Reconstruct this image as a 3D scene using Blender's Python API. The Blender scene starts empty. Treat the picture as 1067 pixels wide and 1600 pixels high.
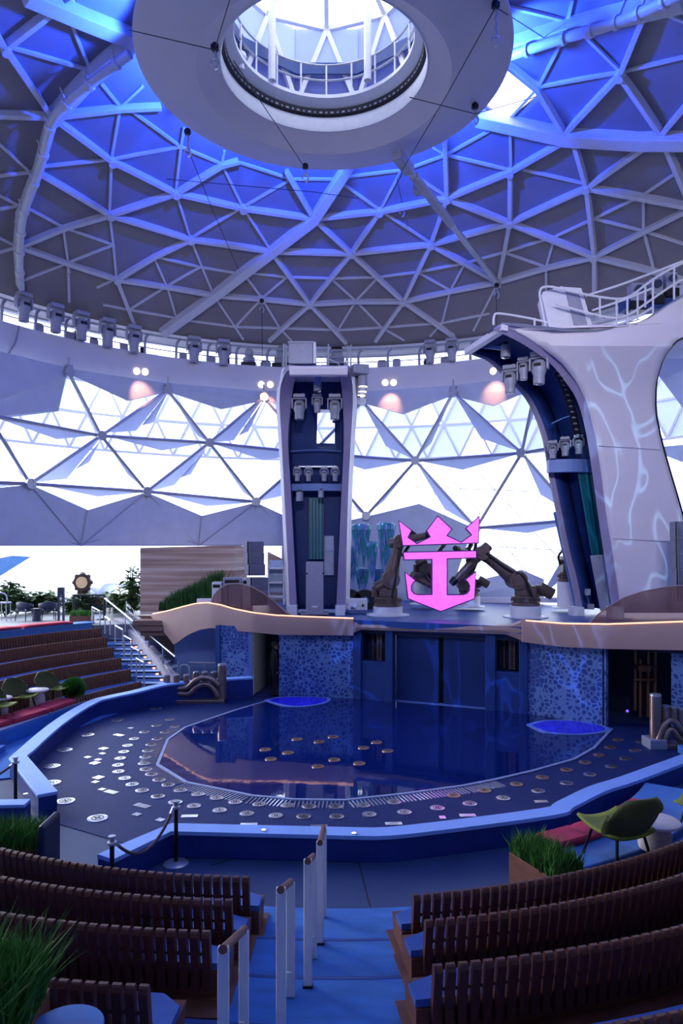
import bpy, bmesh, math, random
from mathutils import Vector, Matrix, Quaternion
random.seed(7)
PI = math.pi
V = Vector
S = bpy.context.scene
COL = S.collection

# ---------------------------------------------------------------- camera
F, CX, HY, CZ = 1090.0, 533.5, 860.0, 4.8      # focal length in px, principal column, horizon row, eye height
cam = bpy.data.cameras.new('camera')
co = bpy.data.objects.new('camera', cam); COL.objects.link(co)
co.location = (0, 0, CZ); co.rotation_euler = (PI/2, 0, 0)
cam.sensor_fit = 'VERTICAL'; cam.sensor_height = 36; cam.sensor_width = 24
cam.lens = F/1600*36
cam.shift_y = (HY-800)/1600
cam.clip_start = .05; cam.clip_end = 400
S.camera = co

# ---------------------------------------------------------------- exposure, sky, lamps
S.view_settings.view_transform = 'Standard'; S.view_settings.look = 'None'
S.view_settings.gamma = 1; S.view_settings.use_curve_mapping = False
S.view_settings.exposure = 0.0
W = bpy.data.worlds.new('sky'); S.world = W; W.use_nodes = True
bg = W.node_tree.nodes['Background']
bg.inputs['Color'].default_value = (.86, .91, 1, 1)
bg.inputs['Strength'].default_value = 4.0

def lamp(kind, name, loc, power, color, aim=None, size=.3, angle=60, blend=.6, sy=None):
    d = bpy.data.lights.new(name, kind); d.energy = power; d.color = color
    o = bpy.data.objects.new(name, d); COL.objects.link(o); o.location = loc
    if kind == 'AREA':
        d.size = size
        if sy: d.shape = 'RECTANGLE'; d.size_y = sy
    else: d.shadow_soft_size = size
    if kind == 'SPOT': d.spot_size = math.radians(angle); d.spot_blend = blend
    if aim is not None:
        o.rotation_euler = (V(aim)-V(loc)).to_track_quat('-Z', 'Y').to_euler()
    return o

DC = V((-.45, 18.3))            # plan centre of the dome
BLUE = (.02, .075, 1.0)
for k in range(12):             # blue wash lamps standing on top of the hanging disc, throwing out along the dome
    a = 2*PI*k/12 + .13
    p = V((DC.x+4.3*math.cos(a), DC.y+4.3*math.sin(a), 17.95))
    q = V((DC.x+9*math.cos(a), DC.y+9*math.sin(a), 19.9))
    lamp('SPOT', 'dome_wash', p, 3400, BLUE, q, .12, 84, .35)
sun = lamp('SUN', 'sun', (-40, 34, 22), 6.5, (1, .97, .93), (-8, 20, 2)); sun.data.angle = math.radians(40)
HB = (.30, .46, 1.0)
for (x, y, pw, ax, ay, an) in ((-9.5, 24.5, 1500, -3, 17, 70), (9.6, 22.5, 1300, 3, 16, 70), (-6, 7.5, 1600, 0, 15, 85), (6, 7.2, 1500, 4, 21, 80), (0, 31.3, 1600, 1, 16, 70), (-12, 16, 1300, -5, 22, 80)):
    lamp('SPOT', 'stage_wash', (x, y, 12.6), pw*.4, HB, (ax, ay, 0), .4, an, .8)
lamp('AREA', 'house_light', (0, 5.5, 11.5), 120, (.28, .46, 1.0), (0, 7, 0), 5)
for (x, ax) in ((-5, -9), (0, 0), (5, 9), (7, 13)):        # added neutral fill spots, unseen above the seats, brightening gallery and towers
    lamp('SPOT', 'fill_spot', (x, 4.6, 12.0), 2600, (.9, .88, 1), (ax, 31, 9.5), .6, 62, .9)

# ---------------------------------------------------------------- projection helpers (photo pixel -> point in the place)
def at(px, py, Y): return V(((px-CX)/F*Y, Y, CZ-(py-HY)/F*Y))
def atz(px, py, z): return at(px, py, (CZ-z)*F/(py-HY))
def cyl(px, py, R, c=DC):
    a = (px-CX)/F
    A = a*a+1; B = -2*(a*c.x+c.y); C_ = c.x**2+c.y**2-R*R
    Y = (-B+math.sqrt(max(0, B*B-4*A*C_)))/(2*A)
    return at(px, py, Y)
SZ, SR = -2.1, 21.8             # dome sphere: centre height and radius
def sph(px, py, R=SR):
    d = V(((px-CX)/F, 1, (HY-py)/F)); o = V((0, 0, CZ))-V((DC.x, DC.y, SZ))
    A = d.dot(d); B = 2*o.dot(d); C_ = o.dot(o)-R*R
    t = (-B+math.sqrt(max(0, B*B-4*A*C_)))/(2*A)
    return V((0, 0, CZ))+d*t
def pol(r, a, z=0, c=DC): return V((c[0]+r*math.cos(a), c[1]+r*math.sin(a), z))
def lin(c): 
    c /= 255
    return c/12.92 if c <= .04045 else ((c+.055)/1.055)**2.4
def lerp(a, b, t): return a+(b-a)*t
def interp(x, pts):
    if x <= pts[0][0]: return pts[0][1]
    for (x0, y0), (x1, y1) in zip(pts, pts[1:]):
        if x <= x1: return lerp(y0, y1, (x-x0)/(x1-x0))
    return pts[-1][1]
def smooth_path(pts, n=6):
    out = []
    P = [V(p) for p in pts]
    for i in range(len(P)-1):
        p0 = P[max(i-1, 0)]; p1 = P[i]; p2 = P[i+1]; p3 = P[min(i+2, len(P)-1)]
        for k in range(n):
            t = k/n
            out.append(.5*((2*p1)+(p2-p0)*t+(2*p0-5*p1+4*p2-p3)*t*t+(3*p1-p0-3*p2+p3)*t**3))
    out.append(P[-1]); return out

# ---------------------------------------------------------------- materials
MATS = {}
def mat(name, rgb, rough=.6, metal=0, var=.10, scale=6, bump=0, bscale=40, emit=0, alpha=None, coat=0, stretch=None):
    if name in MATS: return MATS[name]
    m = bpy.data.materials.new(name); m.use_nodes = True
    nt = m.node_tree; b = nt.nodes['Principled BSDF']; L = nt.links
    c = tuple(lin(x) for x in rgb)
    tc = nt.nodes.new('ShaderNodeTexCoord'); nz = nt.nodes.new('ShaderNodeTexNoise'); mp = nt.nodes.new('ShaderNodeMapping')
    if stretch: mp.inputs['Scale'].default_value = stretch
    L.new(tc.outputs['Object'], mp.inputs[0]); L.new(mp.outputs[0], nz.inputs['Vector'])
    nz.inputs['Scale'].default_value = scale; nz.inputs['Detail'].default_value = 4
    r = nt.nodes.new('ShaderNodeValToRGB')
    r.color_ramp.elements[0].position = .3; r.color_ramp.elements[1].position = .7
    r.color_ramp.elements[0].color = tuple(x*(1-var) for x in c)+(1,)
    r.color_ramp.elements[1].color = tuple(min(1, x*(1+var)) for x in c)+(1,)
    L.new(nz.outputs['Fac'], r.inputs[0]); L.new(r.outputs[0], b.inputs['Base Color'])
    b.inputs['Roughness'].default_value = rough; b.inputs['Metallic'].default_value = metal
    if coat: b.inputs['Coat Weight'].default_value = coat
    if emit:
        L.new(r.outputs[0], b.inputs['Emission Color']); b.inputs['Emission Strength'].default_value = emit
    if bump:
        n2 = nt.nodes.new('ShaderNodeTexNoise'); n2.inputs['Scale'].default_value = bscale
        L.new(mp.outputs[0], n2.inputs['Vector'])
        bp = nt.nodes.new('ShaderNodeBump'); bp.inputs['Strength'].default_value = bump; bp.inputs['Distance'].default_value = .02
        L.new(n2.outputs['Fac'], bp.inputs['Height']); L.new(bp.outputs[0], b.inputs['Normal'])
    MATS[name] = m; return m
def nodes(m): return m.node_tree, m.node_tree.nodes['Principled BSDF'], m.node_tree.links
def glass(name, rgb, mix=.25, rough=.02):
    m = bpy.data.materials.new(name); m.use_nodes = True; nt = m.node_tree; nt.nodes.clear()
    o = nt.nodes.new('ShaderNodeOutputMaterial'); t = nt.nodes.new('ShaderNodeBsdfTransparent'); g = nt.nodes.new('ShaderNodeBsdfGlossy')
    x = nt.nodes.new('ShaderNodeMixShader'); fr = nt.nodes.new('ShaderNodeFresnel'); fr.inputs[0].default_value = 1.35
    t.inputs[0].default_value = tuple(lin(c) for c in rgb)+(1,); g.inputs['Roughness'].default_value = rough
    mu = nt.nodes.new('ShaderNodeMath'); mu.operation = 'MULTIPLY'; mu.inputs[1].default_value = mix*4
    nt.links.new(fr.outputs[0], mu.inputs[0]); nt.links.new(mu.outputs[0], x.inputs[0])
    nt.links.new(t.outputs[0], x.inputs[1]); nt.links.new(g.outputs[0], x.inputs[2]); nt.links.new(x.outputs[0], o.inputs[0])
    MATS[name] = m; return m
M_panel = mat('dome_panel', (128, 122, 128), .55, var=.05, scale=1.2)
M_beam = mat('dome_beam', (196, 196, 206), .45, var=.04)
M_white = mat('white_paint', (222, 222, 230), .45, var=.04)
M_disc = mat('disc_paint', (192, 186, 196), .6, var=.03, scale=1)
M_fascia = mat('fascia_paint', (206, 204, 214), .55, var=.04, scale=1)
M_sail = mat('sail_cloth', (214, 220, 236), .7, var=.05, scale=2)
M_clad = mat('cladding', (190, 198, 220), .7, var=.05, scale=2)
M_dark = mat('dark_metal', (40, 40, 48), .4, .6, var=.2)
M_steel = mat('steel_tube', (178, 182, 194), .35, .6, var=.05)
M_black = mat('black_rubber', (14, 14, 18), .6)
M_grey = mat('fixture_grey', (150, 152, 172), .45, .1, var=.06)
M_lens = mat('lens', (90, 100, 130), .1, .5)
M_mauve = mat('stage_fascia', (178, 146, 140), .55, var=.05, scale=1)
M_blue = mat('blue_panel', (30, 62, 128), .5, var=.12, scale=2)
M_bluel = mat('pale_blue_panel', (104, 132, 196), .5, var=.06, scale=2)
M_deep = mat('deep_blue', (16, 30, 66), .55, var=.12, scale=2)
M_teal = mat('teal_strip', (26, 110, 128), .4, var=.1)
M_carpet = mat('blue_carpet', (60, 118, 192), .9, var=.16, scale=2.2, bump=.3, bscale=160, stretch=(1, 3, 1))
M_wallcap = mat('rim_cap', (136, 176, 244), .5, var=.06, scale=2)
M_wallbody = mat('rim_body', (16, 44, 126), .55, var=.12, scale=2)
M_wood = mat('bench_wood', (88, 44, 34), .5, var=.3, scale=9, bump=.15, stretch=(6, 6, 1))
M_woodbase = mat('bench_base_wood', (104, 60, 46), .55, var=.3, scale=5, bump=.1, stretch=(1, 1, 8))
M_pad = mat('blue_pad', (52, 92, 168), .85, var=.08, bump=.2, bscale=200)
M_red = mat('red_cushion', (176, 40, 74), .8, var=.1, bump=.2, bscale=150)
M_green = mat('green_shell', (120, 132, 30), .6, var=.1, bump=.4, bscale=120)
M_stone = mat('table_stone', (206, 196, 192), .6, var=.06, scale=12)
M_grass = mat('grass', (66, 122, 36), .7, var=.45, scale=5)
M_leaf = mat('leaf', (56, 92, 46), .6, var=.4, scale=5)
M_bronze = mat('bronze_rail', (156, 132, 124), .3, .75, var=.12, scale=5)
M_robot = mat('robot_paint', (100, 82, 80), .45, .2, var=.15, scale=7)
M_pink = mat('pink_led', (246, 110, 246), .5, var=.10, scale=14, emit=.85)
M_purple = mat('purple_edge', (88, 20, 110), .5)
M_led = mat('led_strip', (255, 190, 150), .5, var=.02, emit=1.6)
M_lamp = mat('lamp_face', (255, 236, 214), .5, var=.02, emit=3)
M_jet = mat('jet_plate', (222, 222, 230), .16, .85, var=.06, scale=20)
M_jetlesslit = mat('jet_less_lit', (196, 192, 204), .2, .85, var=.1, scale=20)  # dimmer copy of the plate metal, weaker window reflection put into its colour
M_bronzejet = mat('jet_bronze', (190, 150, 130), .3, .7, var=.2, scale=20)
M_cloth = mat('black_cloth', (18, 18, 22), .85)
M_skin = mat('skin', (150, 104, 84), .6)
M_terr = mat('terrace_floor', (112, 120, 134), .7, var=.08, scale=2)
M_trunk = mat('stem', (70, 60, 40), .8)
M_lightwall = mat('pale_wall', (124, 150, 206), .7, var=.05, scale=1)
G_clear = glass('clear_glass', (248, 250, 255), .12)
G_tint = glass('bronze_glass', (214, 200, 200), .12)
def tintmix():
    nt = G_tint.node_tree; o = [n for n in nt.nodes if n.type == 'OUTPUT_MATERIAL'][0]; x = [n for n in nt.nodes if n.type == 'MIX_SHADER'][0]
    d = nt.nodes.new('ShaderNodeBsdfDiffuse'); d.inputs[0].default_value = (lin(176), lin(140), lin(136), 1); t = nt.nodes.new('ShaderNodeBsdfTranslucent'); t.inputs[0].default_value = (lin(176), lin(140), lin(136), 1)
    ad = nt.nodes.new('ShaderNodeMixShader'); ad.inputs[0].default_value = .5; m2 = nt.nodes.new('ShaderNodeMixShader'); m2.inputs[0].default_value = .22
    nt.links.new(d.outputs[0], ad.inputs[1]); nt.links.new(t.outputs[0], ad.inputs[2]); nt.links.new(x.outputs[0], m2.inputs[1]); nt.links.new(ad.outputs[0], m2.inputs[2]); nt.links.new(m2.outputs[0], o.inputs[0])
tintmix()
G_win = glass('window_glass', (240, 244, 255), .08)

# patterned stage cladding: dark pebbles on paler blue
def pebble():
    m = mat('pebble_cladding', (110, 136, 196), .55, var=.05); nt, b, L = nodes(m)
    tc = nt.nodes.new('ShaderNodeTexCoord'); mp = nt.nodes.new('ShaderNodeMapping'); mp.inputs['Scale'].default_value = (1, 1, 1)
    vo = nt.nodes.new('ShaderNodeTexVoronoi'); vo.feature = 'DISTANCE_TO_EDGE'; vo.inputs['Scale'].default_value = 7.2; vo.inputs['Randomness'].default_value = .85
    L.new(tc.outputs['UV'], mp.inputs[0]); L.new(mp.outputs[0], vo.inputs['Vector'])
    n = nt.nodes.new('ShaderNodeTexNoise'); n.inputs['Scale'].default_value = .7; L.new(mp.outputs[0], n.inputs['Vector'])
    th = nt.nodes.new('ShaderNodeMapRange'); th.inputs[1].default_value = .35; th.inputs[2].default_value = .65; th.inputs[3].default_value = .03; th.inputs[4].default_value = .2
    L.new(n.outputs['Fac'], th.inputs[0])
    gt = nt.nodes.new('ShaderNodeMath'); gt.operation = 'GREATER_THAN'; L.new(vo.outputs[0], gt.inputs[0]); L.new(th.outputs[0], gt.inputs[1])
    mx = nt.nodes.new('ShaderNodeMix'); mx.data_type = 'RGBA'
    mx.inputs[6].default_value = (lin(100), lin(130), lin(186), 1); mx.inputs[7].default_value = (lin(36), lin(66), lin(138), 1)
    L.new(gt.outputs[0], mx.inputs[0]); L.new(mx.outputs[2], b.inputs['Base Color'])
    return m
M_pebble = pebble()
def deckmat():
    m = mat('deck_tiles', (44, 62, 104), .5, var=.1); nt, b, L = nodes(m)
    tc = nt.nodes.new('ShaderNodeTexCoord'); br = nt.nodes.new('ShaderNodeTexBrick'); mp = nt.nodes.new('ShaderNodeMapping')
    mp.inputs['Rotation'].default_value = (0, 0, -.38); L.new(tc.outputs['Object'], mp.inputs[0]); L.new(mp.outputs[0], br.inputs['Vector'])
    br.inputs['Scale'].default_value = 9; br.offset = 0; br.inputs['Mortar Size'].default_value = .03; br.inputs['Brick Width'].default_value = .5; br.inputs['Row Height'].default_value = .5
    br.inputs['Color1'].default_value = (lin(24), lin(48), lin(108), 1); br.inputs['Color2'].default_value = (lin(20), lin(40), lin(98), 1); br.inputs['Mortar'].default_value = (lin(20), lin(30), lin(60), 1)
    L.new(br.outputs['Color'], b.inputs['Base Color'])
    bp = nt.nodes.new('ShaderNodeBump'); bp.inputs['Strength'].default_value = .3; bp.inputs['Distance'].default_value = .01; bp.invert = True
    L.new(br.outputs['Fac'], bp.inputs['Height']); L.new(bp.outputs[0], b.inputs['Normal'])
    b.inputs['Roughness'].default_value = .6; b.inputs['Specular IOR Level'].default_value = .25
    return m
M_deck = deckmat()
def watermat():
    m = mat('still_water', (12, 32, 98), .03, var=.1, scale=.3); nt, b, L = nodes(m)
    n = nt.nodes.new('ShaderNodeTexNoise'); n.inputs['Scale'].default_value = 5; tc = nt.nodes.new('ShaderNodeTexCoord'); L.new(tc.outputs['Object'], n.inputs['Vector'])
    bp = nt.nodes.new('ShaderNodeBump'); bp.inputs['Strength'].default_value = .03; bp.inputs['Distance'].default_value = .02
    L.new(n.outputs['Fac'], bp.inputs['Height']); L.new(bp.outputs[0], b.inputs['Normal'])
    b.inputs['IOR'].default_value = 1.7
    return m
M_water = watermat()
def stripes():
    m = mat('striped_stone', (168, 140, 126), .6); nt, b, L = nodes(m)
    tc = nt.nodes.new('ShaderNodeTexCoord'); sp = nt.nodes.new('ShaderNodeSeparateXYZ'); L.new(tc.outputs['Object'], sp.inputs[0])
    n = nt.nodes.new('ShaderNodeTexNoise'); mp = nt.nodes.new('ShaderNodeMapping'); mp.inputs['Scale'].default_value = (.12, .12, 4.6)
    L.new(tc.outputs['Object'], mp.inputs[0]); L.new(mp.outputs[0], n.inputs['Vector']); n.inputs['Scale'].default_value = 1.1; n.inputs['Detail'].default_value = 6
    r = nt.nodes.new('ShaderNodeValToRGB'); e = r.color_ramp.elements
    e[0].position = .3; e[0].color = (lin(128), lin(100), lin(92), 1); e[1].position = .7; e[1].color = (lin(232), lin(220), lin(208), 1)
    k = e.new(.5); k.color = (lin(190), lin(158), lin(142), 1)
    L.new(n.outputs['Fac'], r.inputs[0]); L.new(r.outputs[0], b.inputs['Base Color'])
    return m
M_stripe = stripes()
def iridescent():
    m = mat('iridescent_strands', (130, 160, 200), .2, .4); nt, b, L = nodes(m)
    tc = nt.nodes.new('ShaderNodeTexCoord'); n = nt.nodes.new('ShaderNodeTexNoise'); mp = nt.nodes.new('ShaderNodeMapping'); mp.inputs['Scale'].default_value = (7, 7, .8)
    L.new(tc.outputs['Object'], mp.inputs[0]); L.new(mp.outputs[0], n.inputs['Vector']); n.inputs['Scale'].default_value = 2.4
    r = nt.nodes.new('ShaderNodeValToRGB'); e = r.color_ramp.elements
    e[0].position = .3; e[0].color = (lin(60), lin(120), lin(190), 1); e[1].position = .72; e[1].color = (lin(236), lin(220), lin(250), 1)
    k = e.new(.45); k.color = (lin(50), lin(190), lin(176), 1); k = e.new(.58); k.color = (lin(140), lin(156), lin(246), 1)
    L.new(n.outputs['Fac'], r.inputs[0]); L.new(r.outputs[0], b.inputs['Base Color']); b.inputs['Metallic'].default_value = 0
    o = [q for q in nt.nodes if q.type == 'OUTPUT_MATERIAL'][0]; tr = nt.nodes.new('ShaderNodeBsdfTranslucent'); mx = nt.nodes.new('ShaderNodeMixShader'); mx.inputs[0].default_value = .5
    L.new(r.outputs[0], tr.inputs[0]); L.new(b.outputs[0], mx.inputs[1]); L.new(tr.outputs[0], mx.inputs[2]); L.new(mx.outputs[0], o.inputs[0])
    return m
M_irid = iridescent()

# ---------------------------------------------------------------- mesh builder
class MB:
    def __init__(s): s.v = []; s.f = []; s.uv = None
    def add(s, vs, fs):
        n = len(s.v); s.v += [V(p) for p in vs]; s.f += [tuple(n+i for i in f) for f in fs]; return s
    def box(s, c, d, rz=0, M=None):
        x, y, z = [k/2 for k in d]
        R = M or Matrix.Rotation(rz, 3, 'Z')
        p = [V(c)+R@V((a*x, b*y, e*z)) for a in (-1, 1) for b in (-1, 1) for e in (-1, 1)]
        return s.add(p, [(0, 1, 3, 2), (4, 6, 7, 5), (0, 4, 5, 1), (2, 3, 7, 6), (0, 2, 6, 4), (1, 5, 7, 3)])
    def bar(s, a, b, w, d, up=V((0, 0, 1))):          # box beam from a to b, w across, d along 'up'
        a, b = V(a), V(b); t = (b-a).normalized(); x = t.cross(up)
        x = x.normalized() if x.length > 1e-4 else V((1, 0, 0)); u = x.cross(t).normalized()
        p = [q+x*i*w/2+u*j*d/2 for q in (a, b) for i, j in ((-1, -1), (1, -1), (1, 1), (-1, 1))]
        return s.add(p, [(3, 2, 1, 0), (4, 5, 6, 7), (0, 1, 5, 4), (1, 2, 6, 5), (2, 3, 7, 6), (3, 0, 4, 7)])
    def tube(s, pts, r, n=8, caps=True):
        P = [V(p) for p in pts]; m = len(P); rows = []; ref = None
        for i, p in enumerate(P):
            t = (P[min(i+1, m-1)]-P[max(i-1, 0)]).normalized()
            if ref is None: ref = V((0, 0, 1)) if abs(t.z) < .9 else V((1, 0, 0))
            x = t.cross(ref)
            if x.length < 1e-5: x = t.orthogonal()
            x.normalize(); y = x.cross(t); ref = y
            q = r[i] if isinstance(r, (list, tuple)) else r
            rows.append([p+(x*math.cos(2*PI*k/n)+y*math.sin(2*PI*k/n))*q for k in range(n)])
        return s.loft(rows, True, caps)
    def loft(s, rows, closed=False, caps=False, skip=None):
        n = len(rows[0]); vs = [p for r in rows for p in r]; fs = []
        for i in range(len(rows)-1):
            for k in range(n if closed else n-1):
                if skip and skip(i, k): continue
                j = (k+1) % n
                fs.append((i*n+k, i*n+j, (i+1)*n+j, (i+1)*n+k))
        if caps: fs += [tuple(range(n))[::-1], tuple((len(rows)-1)*n+k for k in range(n))]
        return s.add(vs, fs)
    def lathe(s, prof, c=(0, 0, 0), n=24, a0=0, a1=2*PI, M=None):
        full = abs(a1-a0-2*PI) < 1e-6; m = n if full else n+1
        rows = []
        for r, z in prof:
            row = []
            for k in range(m):
                a = a0+(a1-a0)*k/n; p = V((r*math.cos(a), r*math.sin(a), z))
                row.append(V(c)+(M@p if M else p))
            rows.append(row)
        return s.loft(rows, full)
    def cyl(s, c, r, h, n=16, M=None): return s.lathe([(0.0001, 0), (r, 0), (r, h), (.0001, h)], c, n, M=M)
    def ball(s, c, r, n=12, sc=(1, 1, 1)):
        rows = [[V(c)+V((r*sc[0]*math.sin(t)*math.cos(2*PI*k/n), r*sc[1]*math.sin(t)*math.sin(2*PI*k/n), r*sc[2]*math.cos(t))) for k in range(n)] for t in [PI*(i+.02)/(n//2+.04) for i in range(n//2+1)]]
        return s.loft(rows, True, True)
    def prism(s, poly, vec):
        n = len(poly); P = [V(p) for p in poly]; vec = V(vec)
        return s.add(P+[p+vec for p in P], [tuple(range(n))[::-1], tuple(range(n, 2*n))]+[(i, (i+1) % n, n+(i+1) % n, n+i) for i in range(n)])
    def arcbox(s, c, r0, r1, z0, z1, a0, a1, n):       # ring sector with a rectangular section; z may be a function of the step
        rows = [[pol(r0, a, z0, c), pol(r1, a, z0, c), pol(r1, a, z1, c), pol(r0, a, z1, c)] for a in [a0+(a1-a0)*k/n for k in range(n+1)]]
        return s.loft(rows, True, True)
    def build(s, name, m, parent=None, smooth=False, bevel=0, label=None, solid=0, recalc=True):
        if parent is None:
            lo = V((min(p.x for p in s.v), min(p.y for p in s.v), min(p.z for p in s.v))); hi = V((max(p.x for p in s.v), max(p.y for p in s.v), max(p.z for p in s.v)))
            o0 = V(((lo.x+hi.x)/2, (lo.y+hi.y)/2, lo.z))
        else:
            o0 = V((0, 0, 0)); q = parent
            while q: o0 = o0+q.location; q = q.parent
        me = bpy.data.meshes.new(name); me.from_pydata([p-o0 for p in s.v], [], s.f)
        if s.uv:
            ul = me.uv_layers.new(name='UVMap')
            for li, l in enumerate(me.loops): ul.data[li].uv = s.uv[l.vertex_index]
        if recalc:
            bm = bmesh.new(); bm.from_mesh(me); bmesh.ops.recalc_face_normals(bm, faces=bm.faces); bm.to_mesh(me); bm.free()
        me.materials.append(m)
        if smooth: me.shade_smooth(); me.set_sharp_from_angle(angle=math.radians(38))
        o = bpy.data.objects.new(name, me); COL.objects.link(o)
        if parent is None: o.location = o0
        else: o.parent = parent
        if solid:
            k = o.modifiers.new('thickness', 'SOLIDIFY'); k.thickness = solid; k.offset = 0
        if bevel:
            k = o.modifiers.new('edges', 'BEVEL'); k.width = bevel; k.segments = 2; k.limit_method = 'ANGLE'; k.angle_limit = math.radians(50)
        if label: o['label'] = label
        return o
def tag(o, label=None, cat=None, group=None, kind=None):
    if label: o['label'] = label
    if cat: o['category'] = cat
    if group: o['group'] = group
    if kind: o['kind'] = kind
    return o
def thing(name, loc, label, cat, group=None, rz=0):
    o = bpy.data.objects.new(name, None); COL.objects.link(o); o.location = loc; o.rotation_euler = (0, 0, rz); o.empty_display_size = .2
    return tag(o, label, cat, group)
def struct(o): o['kind'] = 'structure'; return o
def srt(name, loc=(0, 0, 0)):
    o = bpy.data.objects.new(name, None); COL.objects.link(o); o.location = loc; return struct(o)
KIDS = {}
def dup(root, loc, rz=0, label=None, group=None, scale=1, rot=None):
    r = root.copy(); COL.objects.link(r); r.location = loc
    r.rotation_euler = rot if rot else (0, 0, rz); r.scale = (scale,)*3
    if label: r['label'] = label
    if group: r['group'] = group
    for ch in list(root.children):
        c = ch.copy(); COL.objects.link(c); c.parent = r
        for g in list(ch.children):
            d = g.copy(); COL.objects.link(d); d.parent = c
    return r
ORD = ['first', 'second', 'third', 'fourth', 'fifth', 'sixth', 'seventh', 'eighth', 'ninth', 'tenth', 'eleventh', 'twelfth', 'thirteenth', 'fourteenth', 'fifteenth', 'sixteenth', 'seventeenth', 'eighteenth', 'nineteenth', 'twentieth', 'twenty-first', 'twenty-second', 'twenty-third', 'twenty-fourth', 'twenty-fifth']

# ================================================================ THE SETTING: dome, disc, gallery, windows
def translucent(name, rgb, trans, t=.6):
    m = mat(name, rgb, .8, var=.05, scale=2); nt, b, L = nodes(m)
    out = [n for n in nt.nodes if n.type == 'OUTPUT_MATERIAL'][0]
    tr = nt.nodes.new('ShaderNodeBsdfTranslucent'); tr.inputs[0].default_value = tuple(lin(c) for c in trans)+(1,)
    mx = nt.nodes.new('ShaderNodeMixShader'); mx.inputs[0].default_value = t
    L.new(b.outputs[0], mx.inputs[1]); L.new(tr.outputs[0], mx.inputs[2]); L.new(mx.outputs[0], out.inputs[0])
    return m
M_fin = translucent('fin_cloth', (226, 230, 242), (206, 214, 238), .58)
M_canopy = translucent('canopy_film', (210, 220, 240), (168, 178, 212), .8)

def inpoly(x, y, P):
    r = False
    for (x0, y0), (x1, y1) in zip(P, P[1:]+P[:1]):
        if (y0 > y) != (y1 > y) and x < (x1-x0)*(y-y0)/(y1-y0)+x0: r = not r
    return r
def proj(p): return (CX+F*p.x/p.y, HY-F*(p.z-CZ)/p.y) if p.y > .1 else (-9999, -9999)

# dome skin
mb = MB()
rr = [14.3-(14.3-3.0)*i/46 for i in range(47)]
N = 200
rows = [[pol(r, 2*PI*k/N, SZ+math.sqrt(SR*SR-r*r)) for k in range(N)] for r in rr]
SKY = [(799, 97), (846, 134), (800, 182), (752, 168), (770, 110)]
def hole(i, k):
    c = (rows[i][k]+rows[i+1][(k+1) % N])/2
    return c.y > 14 and inpoly(*proj(c), SKY)
mb.loft(rows, True, skip=hole)
ceiling = struct(mb.build('ceiling', M_panel, smooth=True, solid=.12))
ceiling['label'] = 'pale triangular panelled dome ceiling washed with blue light'

PRIM = '''78,175 173,246 274,297 379,321 490,337|490,337 594,326 699,305 799,263 884,214|58,264 170,331 297,370 423,389 549,392 674,378 798,344 919,288 1014,221
26,380 105,408 181,433 260,445 333,458|333,458 409,464 484,472 556,468 631,468 704,452 780,437 854,415 931,397 1007,358 1083,320|24,382 97,352 170,331|170,331 274,297
274,297 346,253 372,246|181,433 239,398 297,370|78,175 4,66 -30,10|4,66 79,7 110,-14|78,175 0,172 -60,170|78,175 187,163 250,160|490,337 549,392|549,392 594,326
423,389 484,472|549,392 484,472|549,392 631,468|674,378 631,468|674,378 780,437|798,344 780,437|798,344 931,397|919,288 931,397|919,288 1083,318|919,288 899,215
884,203 972,108|972,108 1008,20|972,108 1037,203|884,203 842,132 797,95|1037,203 1090,140|484,472 420,530|484,472 541,533|631,468 587,530|631,468 710,523
181,433 210,508|674,378 699,305|798,344 799,263|699,305 696,205|931,397 1023,419 1090,440|931,397 931,450|490,337 447,262|699,305 798,344|1044,222 1090,330'''
SEC = '''140,106 4,66|140,106 104,17|4,66 79,7|157,126 187,163|187,163 173,246|187,163 222,130|205,170 282,226|173,246 282,226|282,226 274,297|282,226 346,253|173,246 170,331
56,258 173,246|282,226 287,196|346,253 379,321|346,253 350,232|379,321 455,277|365,248 455,277|455,277 525,277|297,370 379,321|379,321 423,389|297,370 274,297
297,370 315,415 333,458|239,398 312,415|312,415 382,427|260,445 312,415|239,398 260,445|97,352 105,408|97,352 176,380|105,408 176,380|170,331 176,380 181,433|34,318 97,352
382,427 409,464|448,431 409,464|448,431 395,425|448,431 517,433|517,433 556,468|591,431 556,468|517,433 591,431|591,431 653,423|653,423 704,452
653,423 727,409|727,409 704,452|727,409 788,392|788,392 868,367|788,392 854,415|868,367 854,415|868,367 929,339|929,339 1007,301|929,339 1007,358|1007,301 1007,358
1007,301 1059,266|1059,266 1044,222|1007,358 1090,385|1007,358 1023,419|818,262 919,285|888,212 835,240|537,285 594,326|545,273 627,263|627,263 594,326|634,262 697,239|634,262 699,305
594,326 549,392|594,326 674,378|697,239 765,201|697,239 799,263|697,239 677,227|799,263 798,206|842,132 972,108|842,132 879,60|842,132 798,180|972,108 916,52|972,108 1090,80
1034,13 1090,36|888,28 896,-6|888,28 790,4|919,288 899,221|201,482 160,474|201,482 275,495|260,445 275,495|260,445 201,482|340,469 367,509 380,529|409,464 367,509|295,499 367,509
409,464 437,511|367,509 437,511|437,511 528,514|484,472 528,514|556,468 528,514|556,468 597,510|528,514 597,510|597,510 691,503|704,452 691,503|597,510 632,530|437,511 456,531
691,503 765,488|691,503 672,524|780,437 740,515|854,415 854,460|181,433 150,447|105,408 107,470|105,408 31,437|24,382 28,437|46,266 -40,276|46,266 -10,215|28,318 -40,283|28,318 -30,330|24,382 -40,350|24,384 -30,400'''
def par(s): return [[tuple(map(float, p.split(','))) for p in ch.split()] for ln in s.split('\n') for ch in ln.split('|')]
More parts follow.
